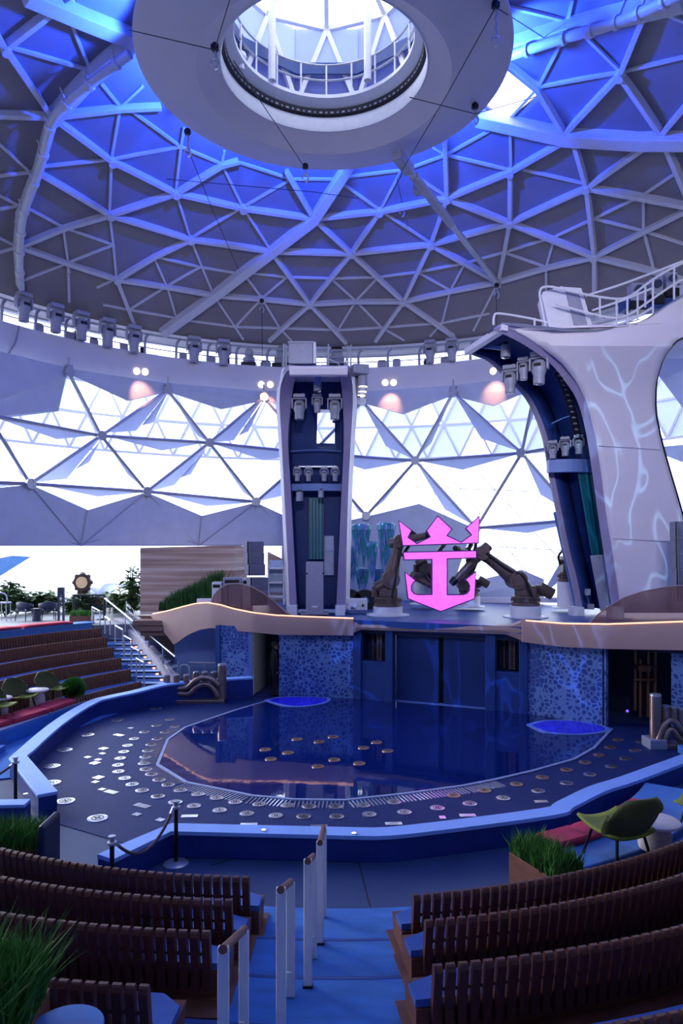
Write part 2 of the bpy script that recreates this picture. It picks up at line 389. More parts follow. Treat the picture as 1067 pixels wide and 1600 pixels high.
def strut(p, q, w, d, name):
    a, b = sph(*p), sph(*q)
    up = ((a+b)/2-V((DC.x, DC.y, SZ))).normalized()
    m = MB().bar(a-up*d/2, b-up*d/2, w, d, up)
    return m.build(name, M_beam, ceiling, bevel=.012)
for ch in par(PRIM):
    for p, q in zip(ch, ch[1:]): strut(p, q, .15, .26, 'strut')
m = MB()
for ch in par(SEC):
    for p, q in zip(ch, ch[1:]):
        a, b = sph(*p), sph(*q); up = ((a+b)/2-V((DC.x, DC.y, SZ))).normalized()
        m.bar(a-up*.06, b-up*.06, .085, .12, up)
m.build('glazing_bar', M_beam, ceiling)['kind'] = 'stuff'
for ch, w in (([(40, -22), (130, 18), (203, 48)], .42), ([(205, 52), (140, 106), (78, 175)], .36), ([(78, 175), (56, 256), (28, 330), (24, 382), (28, 440)], .2), ([(545, 252), (490, 337), (423, 389), (333, 458), (254, 515)], .36),
              ([(752, 176), (798, 186), (888, 206), (1000, 212), (1100, 211)], .42), ([(788, 66), (888, 32), (1070, -12)], .36)):
    for p, q in zip(ch, ch[1:]):
        a, b = sph(*p), sph(*q); up = ((a+b)/2-V((DC.x, DC.y, SZ))).normalized(); e = (b-a).normalized()*.08
        MB().bar(a-up*.2-e, b-up*.2+e, w, .42, up).build('main_rib', M_beam, ceiling, bevel=.02)
m = MB()
for q in [(4, 66), (173, 246), (170, 331), (274, 297), (297, 370), (379, 321), (181, 433), (484, 472), (549, 392), (594, 326), (631, 468), (674, 378), (699, 305), (799, 263), (798, 344), (919, 288), (931, 397), (780, 437), (972, 108), (409, 464)]:
    p = sph(*q); up = (p-V((DC.x, DC.y, SZ))).normalized()
    m.cyl(p-up*.34, .14, .3, 10, up.to_track_quat('Z', 'Y').to_matrix())
m.build('node_hub', M_beam, ceiling)

# pipes clipped along two ribs
def pipe(pts, lab):
    P = smooth_path([sph(x, y, SR-.62) for x, y in pts], 5)
    root = thing('conduit_pipe', P[0], lab, 'pipe')
    MB().tube(P, .13, 10).build('pipe', M_beam, root, smooth=True)
    for i in range(2, len(P)-1, 3):
        t = (P[i+1]-P[i]).normalized(); n = (P[i]-V((DC.x, DC.y, SZ))).normalized()
        k = MB(); k.tube([P[i]-t*.05, P[i]+t*.05], .17, 10); k.bar(P[i]+n*.1, P[i]+n*.55, .05, .05, t)
        k.build('clamp', M_beam, root)
pipe([(203, 84), (140, 132), (84, 186), (64, 256), (38, 330), (31, 384), (31, 432)], 'bent white pipe clipped under the rib left of the hanging disc')
pipe([(795, 88), (880, 60), (950, 40), (1010, 16), (1075, -16)], 'straight white pipe clipped under the rib right of the hanging disc')

# hanging disc with its round opening
disc = srt('ceiling_disc', (DC.x, DC.y, 17.4))
MB().lathe([(4.83, 17.44), (4.78, 17.38), (3.3, 17.06)], (DC.x, DC.y, 0), 128).build('disc_soffit', M_disc, disc, smooth=True)
MB().lathe([(3.3, 17.06), (2.74, 17.42)], (DC.x, DC.y, 0), 128).build('disc_bevel', M_disc, disc, smooth=True)
MB().lathe([(2.74, 17.42), (2.69, 17.40), (2.66, 17.48), (2.69, 17.82)], (DC.x, DC.y, 0), 128).build('inner_lip', M_white, disc, smooth=True)
MB().lathe([(4.83, 17.44), (4.8, 17.62), (2.8, 17.95), (2.74, 17.84), (2.69, 17.82)], (DC.x, DC.y, 0), 128).build('disc_back', M_disc, disc, smooth=True)
m = MB().lathe([(2.69, 17.82), (2.6, 17.86), (2.58, 18.02), (2.66, 18.03)], (DC.x, DC.y, 0), 128)
m.build('truss_ring', M_dark, disc)
m = MB()
for k in range(96):
    a = 2*PI*k/96; p = pol(2.6, a, 17.94); m.box(p, (.02, .09 if k % 2 else .05, .1), a)
m.build('truss_web', M_grey, disc)
MB().lathe([(2.66, 18.03), (2.36, 18.2), (2.36, 18.3), (3.0, 18.32), (3.0, 18.05), (2.66, 18.03)], (DC.x, DC.y, 0), 96).build('ledge_ring', M_white, disc, smooth=True)
# cupola above the opening
cup = srt('ceiling_cupola', (DC.x, DC.y, 18.3))
n = 10; R1 = 3.0
P0 = [pol(R1, 2*PI*(k+.5)/n+PI/2, 18.3) for k in range(n)]; P1 = [pol(R1, 2*PI*(k)/n+PI/2, 20.7) for k in range(n)]; P2 = [pol(R1*.97, 2*PI*(k+.5)/n+PI/2, 19.35) for k in range(n)]
for k in range(n):
    MB().add([pol(R1+.15, 2*PI*(k+.5+j)/n+PI/2, z) for j, z in ((0, 18.3), (1, 18.3), (1, 20.7), (0, 20.7))], [(0, 1, 2, 3)]).build('cupola_panel', M_canopy, cup, solid=.04)
    for a, b in ((P0[k], P1[k]), (P0[k], P1[(k+1) % n]), (P1[k], P1[(k+1) % n])):
        MB().bar(a, b, .14, .14).build('cupola_strut', M_white, cup)
    MB().bar(P1[k], V((DC.x, DC.y, 22.4)), .13, .13).build('cupola_rafter', M_white, cup)
    MB().add([P1[k], P1[(k+1) % n], V((DC.x, DC.y, 22.45))], [(0, 1, 2)]).build('cupola_glass', G_win, cup)
    MB().bar(P2[k], P2[(k+1) % n], .04, .34).build('cupola_band', M_blue, cup)
for x in (-1.55, 1.2): MB().tube([V((DC.x+x, DC.y+1.75, 18.3)), V((DC.x+x, DC.y+1.75, 21.6))], .11, 10).build('cupola_post', M_white, cup)
rl = thing('oculus_railing', (DC.x, DC.y, 18.3), 'white tube guard railing around the round roof opening', 'railing')
for z in (18.75, 19.2):
    MB().tube([pol(2.42, PI*2*k/64, z) for k in range(65)], .03, 6).build('rail', M_steel, rl, smooth=True)
for k in range(20):
    MB().tube([pol(2.42, 2*PI*k/20, 18.3), pol(2.42, 2*PI*k/20, 19.2)], .03, 6).build('post', M_white, rl)
k = thing('camera_fixture', cyl(376, 92, 2.5)+V((0, 0, -.3)), 'small white fixture hung on the railing inside the roof opening', 'fixture')
c0 = k.location
MB().ball(c0+V((0, 0, .35)), .17, 12).build('head', M_white, k, smooth=True); MB().cyl(c0+V((0, 0, .0)), .1, .3, 12).build('body', M_white, k); MB().box(c0+V((0, 0, .55)), (.2, .2, .1)).build('bracket', M_dark, k)

# gallery: fascia ring, back wall, rail
fas = srt('trim_1', (DC.x, DC.y, 12)); fas['label'] = 'pale curved gallery fascia under the dome'
MB().lathe([(14.25, 13.3), (14.2, 12.6), (14.22, 12.3), (14.3, 12.08), (14.5, 12.0), (15.6, 12.0), (15.6, 13.2), (14.25, 13.3)], (DC.x, DC.y, 0), 160).build('fascia', M_fascia, fas, smooth=True)
MB().lathe([(15.75, 13.2), (15.75, 14.2)], (DC.x, DC.y, 0), 160).build('parapet_glass', G_win, fas)
MB().lathe([(15.85, 14.2), (15.7, 14.22), (15.7, 14.32), (15.76, 14.36), (15.76, 14.5), (15.7, 14.52), (15.74, 14.95), (14.4, 14.95), (14.33, 14.36)], (DC.x, DC.y, 0), 160).build('eaves_ring', M_white, fas, smooth=True)
for q in (30, 260, 460, 640, 900):
    p = cyl(q, 560, 14.2); a = math.atan2(p.y-DC.y, p.x-DC.x)
    if q in (30,): MB().tube([pol(14.19, a, 13.28), pol(14.15, a+.012, 12.6), pol(14.22, a+.03, 12.1)], .03, 6).build('fascia_seam', M_grey, fas)
gr = thing('gallery_railing', (DC.x, DC.y, 13.3), 'grey tube railing with curved posts along the gallery above the windows', 'railing')
A0, A1 = math.radians(35), math.radians(160)
for z, r in ((14.18, .055), (13.85, .03), (13.6, .025)):
    MB().tube([pol(14.4, A0+(A1-A0)*k/110, z) for k in range(111)], r, 8).build('rail', M_steel, gr, smooth=True)
for q in (2, 55, 102, 165, 226, 275, 324, 369, 417, 442, 512, 560, 606, 655, 735, 765, 800):
    p = cyl(q, 560, 14.4); a = math.atan2(p.y-DC.y, p.x-DC.x)
    MB().tube([pol(14.4, a, 13.26), pol(14.36, a, 13.8), pol(14.36, a-.003, 14.02), pol(14.4, a-.012, 14.18)], .06, 8).build('post', M_grey, gr, smooth=True)
# small boxes and cable trays standing on the gallery edge
NB = 0
for q, w, h in ((60, 12, 14), (107, 16, 12), (118, 8, 16), (145, 14, 10), (192, 13, 11), (222, 9, 10), (285, 12, 11), (330, 12, 11), (353, 10, 16), (415, 16, 9), (487, 12, 5), (506, 10, 6), (597, 14, 12), (620, 12, 13), (668, 11, 9), (695, 12, 10)):
    p = cyl(q, 560, 14.55); a = math.atan2(p.y-DC.y, p.x-DC.x); s = p.y/F
    o = thing('junction_box', V((p.x, p.y, 13.28)), '%s dark junction box from the left on the gallery ledge' % ORD[NB], 'box', 'junction boxes on the gallery ledge'); NB += 1
    MB().box(V((p.x, p.y, 13.28+h*s*.5)), (w*s, .3, h*s), a-PI/2).build('body', M_grey if NB % 3 else M_dark, o, bevel=.02)
    MB().box(V((p.x, p.y, 13.28+h*s+.02))-V((math.cos(a), math.sin(a), 0))*0, (w*s*.8, .24, .04), a-PI/2).build('lid', M_dark, o)

# ---- windows: lattice of tubes on a cylinder, glass, cloth fins
RW = 13.9
win = srt('window_1', (DC.x, DC.y+RW, 2.6)); win['label'] = 'tall curved window wall of white triangles behind the stage'
A0, A1 = math.radians(20), math.radians(172)
MB().loft([[pol(14.3, A0+(A1-A0)*k/60, z) for k in range(61)] for z in (2.6, 5.2, 12.0)]).build('window_pane', G_win, win)
ND = dict(A0=(-60, 548), A1=(107, 582), A2=(262, 610), A3=(412, 621), A4=(566, 628), A5=(708, 614), A6=(840, 590), B0=(-20, 648), B1=(158, 681), B2=(327, 692), B3=(487, 708), B4=(649, 720), B5=(815, 708), B6=(980, 680),
          C0=(-60, 752), C1=(47, 756), C2=(229, 768), C3=(400, 784), C4=(572, 806), C5=(744, 825), C6=(905, 812))
TUB = 'A1B1 B0B1 A2B1 A2B2 B1B2 A3B2 A3B3 B2B3 A4B3 A4B4 B3B4 A5B4 A5B5 B4B5 A6B5 A6B6 B5B6 B0C1 B1C1 B1C2 B2C2 B2C3 B3C3 B3C4 B4C4 B4C5 B5C5 B5C6 B6C6 C0C1 C1C2 C2C3 C5C6 A0B0'
for k in range(0, len(TUB.split())):
    s = TUB.split()[k]; a, b = cyl(*ND[s[:2]], RW), cyl(*ND[s[2:]], RW)
    MB().tube([a, b], .07, 8).build('window_bar', M_steel, win, smooth=True)
for k, q in ND.items():
    p = cyl(*q, RW-.05); a = math.atan2(p.y-DC.y, p.x-DC.x)
    m = MB().cyl(p+V((math.cos(a), math.sin(a), 0))*.12, .2, .25, 12, V((-math.cos(a), -math.sin(a), 0)).to_track_quat('Z', 'Y').to_matrix())
    for j in range(4): m.box(p-V((math.cos(a), math.sin(a), 0))*.1+V((-math.sin(a)*math.cos(j*PI/2+.78), math.cos(a)*math.cos(j*PI/2+.78), math.sin(j*PI/2+.78)))*.15, (.1, .1, .1), a)
    if k[0] == 'A': m.box(p+V((0, 0, .25)), (.3, .2, .1), a-PI/2); m.tube([p, p+V((0, 0, .6))], .04, 6)
    m.build('node_hub', M_steel, win)
def fin(poly, R0=13.92, R1=14.28, name='sail_fin', m=M_fin):
    # first two pixels lie on the tubes, the rest reach out towards the glass
    P = [cyl(*q, R0 if i < 2 else R1) for i, q in enumerate(poly)]
    c = MB(); d = V((0, .05, 0)); c.prism(P, d); return c.build(name, m, win)
FINS = [[(165, 676), (262, 611), (212, 673)], [(222, 664), (262, 612), (239, 660)], [(-20, 648), (156, 679), (88, 686)], [(163, 680), (327, 690), (252, 704)], [(50, 754), (156, 684), (104, 748)], [(118, 733), (156, 690), (139, 722)],
        [(55, 756), (227, 769), (152, 776)], [(-60, 752), (46, 756), (-10, 762)], [(264, 612), (325, 690), (309, 681)], [(330, 691), (412, 621), (365, 688)], [(372, 681), (412, 624), (388, 674)], [(332, 693), (487, 706), (412, 719)],
        [(232, 768), (324, 696), (272, 758)], [(282, 746), (322, 700), (298, 741)], [(330, 697), (400, 783), (380, 769)], [(235, 768), (398, 785), (323, 791)], [(404, 783), (485, 712), (445, 774)], [(414, 623), (484, 704), (470, 690)],
        [(568, 631), (645, 717), (603, 697)], [(707, 616), (650, 716), (674, 692)], [(711, 617), (812, 705), (752, 685)], [(654, 720), (812, 709), (723, 734)], [(490, 708), (645, 720), (570, 734)], [(815, 703), (838, 594), (833, 650)],
        [(574, 803), (646, 725), (600, 783)], [(652, 725), (742, 822), (695, 796)], [(818, 712), (903, 808), (845, 773)], [(748, 825), (905, 815), (825, 833)], [(543, 772), (570, 803), (560, 800)], [(5, 680), (45, 752), (32, 742)], [(165, 690), (226, 764), (200, 742)],
        [(1067, 560), (1010, 560), (1067, 636)], [(1010, 700), (1120, 690), (1067, 722)]]
for f in FINS: fin(f)
# outer film canopy seen through the glass
can = srt('canopy_beyond_windows', (DC.x, DC.y+18, 9.4)); can['label'] = 'pale triangular film canopy outside the window wall'
RC = 18.0
nz = 3; za, zb = 9.5, 14.5; st = math.radians(5.2)
for i in range(nz):
    z0 = za+(zb-za)*i/nz; z1 = za+(zb-za)*(i+1)/nz
    fl = MB(); fr = MB()
    for k in range(-3, 24):
        a = math.radians(38)+st*(k+(.5 if i % 2 else 0))
        p = [pol(RC, a, z0), pol(RC, a+st, z0), pol(RC, a+st/2, z1), pol(RC, a+st*1.5, z1)]
        if (k*7+i*3) % 5: fl.add(p[:3], [(0, 1, 2)])
        if (k*5+i) % 4: fl.add([p[1], p[3], p[2]], [(0, 1, 2)])
        for s, e in ((0, 1), (0, 2), (2, 1)): fr.bar(p[s], p[e], .1, .1)
    fl.build('canopy_film', M_canopy, can); fr.build('canopy_bar', M_white, can)
# thin cable net beyond the lower right panes
m = MB()
for a, b in (((655, 719), (748, 920)), ((815, 712), (700, 900)), ((700, 740), (860, 940)), ((690, 900), (790, 735)), ((740, 730), (880, 880)), ((770, 930), (860, 740)), ((640, 760), (880, 770)), ((700, 850), (885, 860))):
    m.tube([cyl(*a, 17), cyl(*b, 17)], .018, 5)
m.build('canopy_cable', M_grey, can)
# cloth petals between fascia and lattice, opaque cladding below
def band(name, polys, R, m, th=.1):
    r = srt(name, cyl(*polys[0][0], R))
    for P in polys: MB().prism([cyl(*q, R) for q in P], V((0, th, 0))).build('panel', m, r)
    return r
band('trim_2', [[(112, 586), (100, 575), (270, 600), (262, 612), (198, 626)], [(262, 612), (262, 598), (420, 612), (411, 626), (345, 639)], [(411, 626), (411, 610), (570, 612), (568, 630), (490, 645)], [(568, 630), (568, 612), (710, 602), (706, 618), (630, 647)],
                [(708, 618), (708, 602), (845, 586), (838, 606), (772, 634)], [(102, 588), (90, 642), (0, 653), (-60, 655), (-60, 640)]], 14.05, M_clad)
band('trim_3', [[(-80, 530), (105, 574), (105, 588), (-80, 650)]], 13.95, M_clad)
LOW = [[(-80, 752), (-80, 852), (127, 852)], ]
band('wall_back', [[(-80, 770), (47, 757), (137, 797), (127, 853), (-80, 853)], [(137, 797), (229, 769), (127, 853)], [(229, 769), (315, 806), (310, 853), (127, 853)], [(315, 806), (400, 785), (310, 853)], [(400, 785), (488, 826), (488, 853), (310, 853)],
                   [(488, 826), (572, 807), (572, 940), (440, 940), (440, 853), (488, 853)], [(572, 807), (655, 787), (738, 824), (700, 940), (572, 940)]], 14.0, M_clad, .15)
m = MB()
for a, b in (((47, 757), (40, 820)), ((40, 820), (-30, 836)), ((40, 820), (127, 853)), ((47, 757), (127, 853)), ((137, 797), (127, 853)), ((229, 769), (127, 853)), ((229, 769), (226, 826)), ((226, 826), (127, 850)), ((226, 826), (310, 850)), ((229, 769), (310, 853)), ((315, 806), (310, 853)),
             ((400, 785), (310, 853)), ((400, 785), (398, 850)), ((400, 785), (470, 853)), ((-80, 852), (488, 852))):
    m.tube([cyl(*a, 13.96), cyl(*b, 13.96)], .022, 6)
struct(m.build('trim_4', M_steel))
band('wall_back', [[(755, 905), (815, 890), (850, 905), (850, 940), (690, 940), (690, 905)], [(845, 932), (880, 872), (884, 900)]], 14.0, M_clad)
band('trim_5', [[(560, 934), (920, 934), (920, 942), (560, 942)]], 13.8, M_white, .2)
# roof and walls that close the hall behind the viewer
c = (DC.x, DC.y)
a0, a1 = math.radians(172), math.radians(378)
struct(MB().arcbox(c, 14.6, 26, 12.3, 12.6, a0, a1, 60).build('ceiling', M_clad))
struct(MB().arcbox(c, 25, 25.4, 0, 12.5, math.radians(186), math.radians(378), 60).build('wall_rear', M_clad))
struct(MB().arcbox(c, 15.2, 26, 12.3, 12.6, math.radians(18), math.radians(28), 8).build('ceiling', M_clad))

# ================================================================ floors, pool, low wall, stage front
struct(MB().box((0, 20, -.1), (90, 70, .2)).build('floor', mat('lobby_floor', (44, 64, 106), .55, var=.1, scale=1.5)))
PC = V((1.4, 17.2))
# dark tiled deck inside the low wall
rim = [(-3.25, 9.9), (-2.66, 10.9), (.28, 10.72), (1.055, 10.8), (3.5, 11.56), (3.97, 11.94), (4.78, 12.7), (5.58, 13.26), (7.04, 14.38), (9.2, 16.0), (11, 17)]
leftrim = [(-5.43, 12.5), (-7.01, 14.74), (-7.35, 17.5), (-7.33, 19.9), (-6.9, 20.6), (-6.4, 21.06), (-5.55, 21.96), (-4.04, 22.6), (-2.96, 22.95)]
dk = [(x, y) for x, y in rim[1:]]+[(11, 19), (7.6, 19.4), (2, 22.6), (-2.96, 23.6)]+leftrim[::-1][1:]
struct(MB().prism([V((x, y, 0.0)) for x, y in dk], V((0, 0, .012))).build('floor_deck', M_deck))
# pool: flush sheet of water with a pale edge
pe = [(414, 1097), (364, 1112), (289, 1138), (262, 1157), (246, 1196), (291, 1224), (394, 1245), (459, 1251), (540, 1252), (640, 1241), (720, 1230), (772, 1220), (832, 1206), (896, 1188), (928, 1170), (956, 1140)]
pw = [atz(x, y, 0) for x, y in pe]
back = [V((7.2, 19.2, 0)), V((5.45, 20.6, 0)), V((4.44, 21.1, 0)), V((1.7, 22.2, 0)), V((.39, 22.75, 0)), V((-2.0, 23.0, 0))]
struct(MB().prism([p+V((0, 0, .012)) for p in pw+back], V((0, 0, .008))).build('pool_water', M_water))
m = MB()
for a, b in zip(pw, pw[1:]): m.bar(a+V((0, 0, .02)), b+V((0, 0, .02)), .07, .03)
struct(m.build('pool_edge', mat('pool_edge_tile', (150, 164, 200), .3)))
m = MB()                                     # grated overflow strip outside the edge
for a, b in zip(pw[2:11], pw[3:12]):
    n_ = (b-a).cross(V((0, 0, 1))).normalized(); n_ = n_ if n_.dot(a-V((PC.x, PC.y, 0))) > 0 else -n_
    L = (b-a).length; k = max(2, int(L/.075))
    for i in range(k):
        p = a.lerp(b, (i+.5)/k); m.bar(p+n_*.06+V((0, 0, .018)), p+n_*.42+V((0, 0, .018)), .03, .012)
o = m.build('overflow_grating', mat('grating', (170, 178, 206), .14, .7)); struct(o)

# low wall around the deck
def wallrun(name, pts, w, side, zs, body, cap):
    P = [V((x, y, 0)) for x, y in pts]; inn = []
    for i, p in enumerate(P):
        t = (P[min(i+1, len(P)-1)]-P[max(i-1, 0)]).normalized(); n_ = V((-t.y, t.x, 0))*side
        inn.append(p+n_*w)
    Z = zs if isinstance(zs, list) else [zs]*len(P)
    r = srt(name, P[0])
    MB().loft([[p, q, q+V((0, 0, z-.06)), p+V((0, 0, z-.06))] for p, q, z in zip(P, inn, Z)], True, True).build('wall_body', body, r)
    out = []
    MB().loft([[p+(p-q)*.06+V((0, 0, z-.06)), q+(q-p)*.06+V((0, 0, z-.06)), q+(q-p)*.06+V((0, 0, z)), p+(p-q)*.06+V((0, 0, z))] for p, q, z in zip(P, inn, Z)], True, True).build('wall_cap', cap, r, bevel=.012)
    return r
def dens(pts, n=5): return [(p.x, p.y) for p in smooth_path([V((x, y, 0)) for x, y in pts], n)]
wallrun('wall_front', rim[:3]+dens(rim[2:], 4)[1:], .3, 1, .42, M_wallbody, M_wallcap)
lr = leftrim[:2]+dens(leftrim[1:], 4)[1:]
wallrun('wall_left', lr, .32, -1, [interp(p[1], [(12, .42), (17, .42), (20, .46), (22, .64), (23, .68)]) for p in lr], M_wallbody, M_wallcap)
wallrun('wall_left', [(-5.5, 12.35), (-7.5, 12.25), (-10, 12.6)], .26, 1, .4, M_wallbody, M_wallcap)

# ---- stage front: walls under the deck
SB = [(-4.15, 23.3), (-2.96, 22.95), (-2.05, 22.9), (.39, 22.55), (1.68, 22.0), (4.44, 20.9), (5.45, 20.4), (7.2, 19.0), (8.6, 18.2), (11, 16.6)]
def vwall(name, p, q, z0, z1, m, th=.2, uvs=None):
    p, q = V((p[0], p[1], 0)), V((q[0], q[1], 0)); t = (q-p).normalized(); n_ = V((-t.y, t.x, 0))
    if n_.y < 0: n_ = -n_
    mb = MB(); N_ = 8
    rows = []; uv = []
    for k in range(N_+1):
        c = p.lerp(q, k/N_); rows.append([c+V((0, 0, z0)), c+V((0, 0, z1)), c+n_*th+V((0, 0, z1)), c+n_*th+V((0, 0, z0))])
        d = (c-V((-5, 23, 0))).length; uv += [(d, z0), (d, z1), (d, z1+th), (d, z0-th)]
    mb.loft(rows, True, True); mb.uv = uv
    return struct(mb.build(name, m))
vwall('wall_stage', SB[0], SB[1], 0, 2.3, M_pebble)
vwall('wall_stage', SB[2], SB[3], 0, 2.3, M_pebble)
vwall('wall_stage', SB[6], SB[7], 0, 2.3, M_pebble)
vwall('wall_stage', SB[8], SB[9], 0, 2.3, M_pebble)
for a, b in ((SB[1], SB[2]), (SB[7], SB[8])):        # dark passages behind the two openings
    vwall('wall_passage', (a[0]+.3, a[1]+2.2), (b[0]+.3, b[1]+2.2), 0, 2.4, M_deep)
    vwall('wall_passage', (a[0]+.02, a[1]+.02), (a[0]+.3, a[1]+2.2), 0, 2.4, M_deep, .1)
vwall('trim_6', (SB[1][0]-.1, SB[1][1]-.02), (SB[1][0]+.02, SB[1][1]-.02), 0, 2.25, M_bluel, .1)
vwall('trim_7', (SB[0][0]-.05, SB[0][1]-.05), (SB[0][0]+.1, SB[0][1]-.1), 0, 2.3, M_blue, .3)
# blue portal with two dark niches and the double door
pd = V((SB[6][0]-SB[3][0], SB[6][1]-SB[3][1], 0)).normalized(); pn = V((-pd.y, pd.x, 0)); p0 = V((SB[3][0], SB[3][1], 0)); PLEN = (V((SB[6][0], SB[6][1], 0))-p0).length
def pp(u, z, d=0): return p0+pd*u*PLEN+pn*d+V((0, 0, z))
def pbox(mb, u0, u1, z0, z1, d0, d1):
    mb.loft([[pp(u, z0, d0), pp(u, z1, d0), pp(u, z1, d1), pp(u, z0, d1)] for u in (u0, u1)], True, True)
portal = srt('wall_portal', p0)
m = MB()
pbox(m, 0, .05, 0, 2.45, -.06, .3); pbox(m, .05, .2, 0, 1.25, 0, .3); pbox(m, .05, .2, 2.26, 2.45, 0, .3); pbox(m, .2, .245, 0, 2.45, -.06, .3)
pbox(m, .245, .775, 2.24, 2.45, -.06, .3); pbox(m, .775, .83, 0, 2.45, -.06, .3); pbox(m, .83, .955, 0, 1.2, 0, .3); pbox(m, .83, .955, 2.26, 2.45, 0, .3); pbox(m, .955, 1.0, 0, 2.45, -.06, .3)
m.build('portal_frame', M_blue, portal, bevel=.015)
for i, (u0, u1) in enumerate(((.05, .2), (.83, .955))):
    w = srt('window_%d' % (i+2), pp((u0+u1)/2, 1.2))
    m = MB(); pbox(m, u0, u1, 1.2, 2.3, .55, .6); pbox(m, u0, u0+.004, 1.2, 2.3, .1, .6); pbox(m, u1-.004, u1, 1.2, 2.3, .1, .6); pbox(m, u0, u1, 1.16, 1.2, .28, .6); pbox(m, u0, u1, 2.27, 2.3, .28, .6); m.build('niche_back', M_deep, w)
    m = MB()
    uc = (u0+u1)/2+.015
    for s in (-.012, .012): pbox(m, uc+s-.003, uc+s+.003, 1.22, 2.28, .3, .36)
    for k in range(14): pbox(m, uc-.012, uc+.012, 1.26+k*.075, 1.285+k*.075, .31, .35)
    m.build('chain_ladder', mat('chain_metal', (130, 104, 96), .5, .3), w)
    m = MB()
    for s in (-.045, .04): pbox(m, uc+s-.005, uc+s+.005, 1.22, 2.28, .4, .46)
    m.build('guide_post', mat('guide_brown', (86, 54, 56), .5), w)
M_door = mat('door_blue', (24, 52, 112), .45, var=.15, scale=1.2)
for i, (u0, u1) in enumerate(((.247, .5), (.528, .773))):
    d = srt('door_%d' % (i+1), pp(u0, 0, .3)); m = MB(); pbox(m, u0, u1, .0, 2.24, .26, .34); m.build('door_leaf', M_door, d)
    m = MB(); pbox(m, u0, u1, 2.1, 2.14, .245, .26); pbox(m, u0, u1, .03, .06, .245, .26); m.build('door_rail', M_blue, d)
m = MB(); pbox(m, .49, .54, 0, 2.24, .5, .55); struct(m.build('wall_gap', M_black))
m = MB(); pbox(m, .245, .775, 0, .04, .1, .34); struct(m.build('trim_8', M_bluel))

for a_, b_ in (((560, 1346), (580, 1424)), ((330, 1352), (372, 1340))):
    p_, q_ = atz(*a_, .001), atz(*b_, .001); struct(MB().bar(p_, q_, .02, .006).build('floor_joint', M_black))

# ---- stage deck and mauve fascia
ZD = 2.58
edge = [(-2.6, 23.2), (-2.05, 22.6), (.39, 22.3), (1.68, 21.75), (4.44, 20.6), (5.45, 20.1), (7.2, 18.65), (8.6, 17.8), (11, 16.2)]
arc = [pol(13.75, math.radians(20)+(math.radians(120)-math.radians(20))*k/40) for k in range(41)]
arc = [p for p in arc if p.x > -8]
struct(MB().prism([V((x, y, ZD-.2)) for x, y in edge]+[V((p.x, p.y, ZD-.2)) for p in arc]+[V((-6.5, 27.0, ZD-.2))], V((0, 0, .2))).build('stage_deck', mat('stage_blue', (40, 78, 150), .4, var=.1, scale=1.5)))
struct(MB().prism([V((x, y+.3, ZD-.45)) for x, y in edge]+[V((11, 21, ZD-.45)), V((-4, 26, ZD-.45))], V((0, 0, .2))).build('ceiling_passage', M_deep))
def lip(name, top, bot, Yf, th, m, led=True, lab=None):
    r = srt(name, at(*top[0], Yf(top[0][0])))
    xs = [top[0][0]+(top[-1][0]-top[0][0])*k/60 for k in range(61)]
    rows = []
    for x in xs:
        Y = Yf(x); a = at(x, interp(x, top), Y); b = at(x, interp(x, bot), Y+.03)
        n_ = V((.1, 1, 0)).normalized()*th
        mid = (a+b)/2+V((0, -.05, 0))
        rows.append([b, mid, a, a+n_, mid+n_, b+n_])
    MB().loft(rows, True, True).build('fascia_band', m, r, smooth=True)
    if led:
        MB().tube([at(x, interp(x, top), Yf(x))+V((0, -.015, .0)) for x in xs if x > led], .022, 6).build('led_strip', M_led, r)
    return r
topL = [(234, 960), (260, 955), (285, 948), (305, 943), (325, 941.5), (345, 945), (365, 951), (395, 957), (430, 961), (470, 963), (552, 966)]
botL = [(234, 961), (250, 980), (272, 1008), (282, 1000), (295, 991), (312, 984), (330, 981), (345, 984), (395, 988), (436, 992), (552, 993)]
YL = lambda x: interp(x, [(234, 25.6), (330, 23.6), (395, 22.75), (470, 22.4), (552, 22.1)])
lip('trim_9', topL, botL, YL, .3, M_mauve, 234)
YR = lambda x: interp(x, [(816, 20.05), (948, 18.6), (1027, 17.9), (1140, 16.9)])
lip('trim_10', [(816, 969), (880, 974), (950, 975), (1067, 971), (1140, 966)], [(816, 1003), (880, 1011), (950, 1014), (1067, 1016), (1140, 1014)], YR, .3, M_mauve, 816)
YM = lambda x: interp(x, [(545, 22.25), (617, 21.8), (765, 20.6), (820, 20.2)])
lip('trim_11', [(545, 966), (560, 976), (690, 978), (800, 978), (820, 970)], [(545, 993), (562, 984), (690, 988), (790, 991), (820, 1003)], YM, .4, M_mauve, False)

# two glowing foot pools at the wall base
def footpool(px, lab):
    P = [atz(x, y, 0) for x, y in px]; c = sum(P, V())/len(P)
    P = smooth_path(P+[P[0]], 5)[:-1]
    r = thing('foot_pool', c, lab, 'pool')
    MB().prism([p+V((0, 0, .016)) for p in P], V((0, 0, .022))).build('rim', mat('foot_rim', (110, 140, 220), .4), r)
    MB().prism([c+(p-c)*.86+V((0, 0, .03)) for p in P], V((0, 0, .014))).build('water', mat('water_glow', (26, 16, 190), .1, var=.35, scale=9, emit=.35), r)  # emission stands in for the glow of underwater lamps
footpool([(412, 1096), (440, 1090.5), (505, 1091), (517, 1094.5), (505, 1101), (470, 1106), (440, 1104)], 'small violet lit pool at the left end of the big pool')
footpool([(822, 1134), (850, 1127.5), (900, 1128), (950, 1138), (945, 1146), (900, 1150), (850, 1146)], 'small violet lit pool by the right patterned wall')

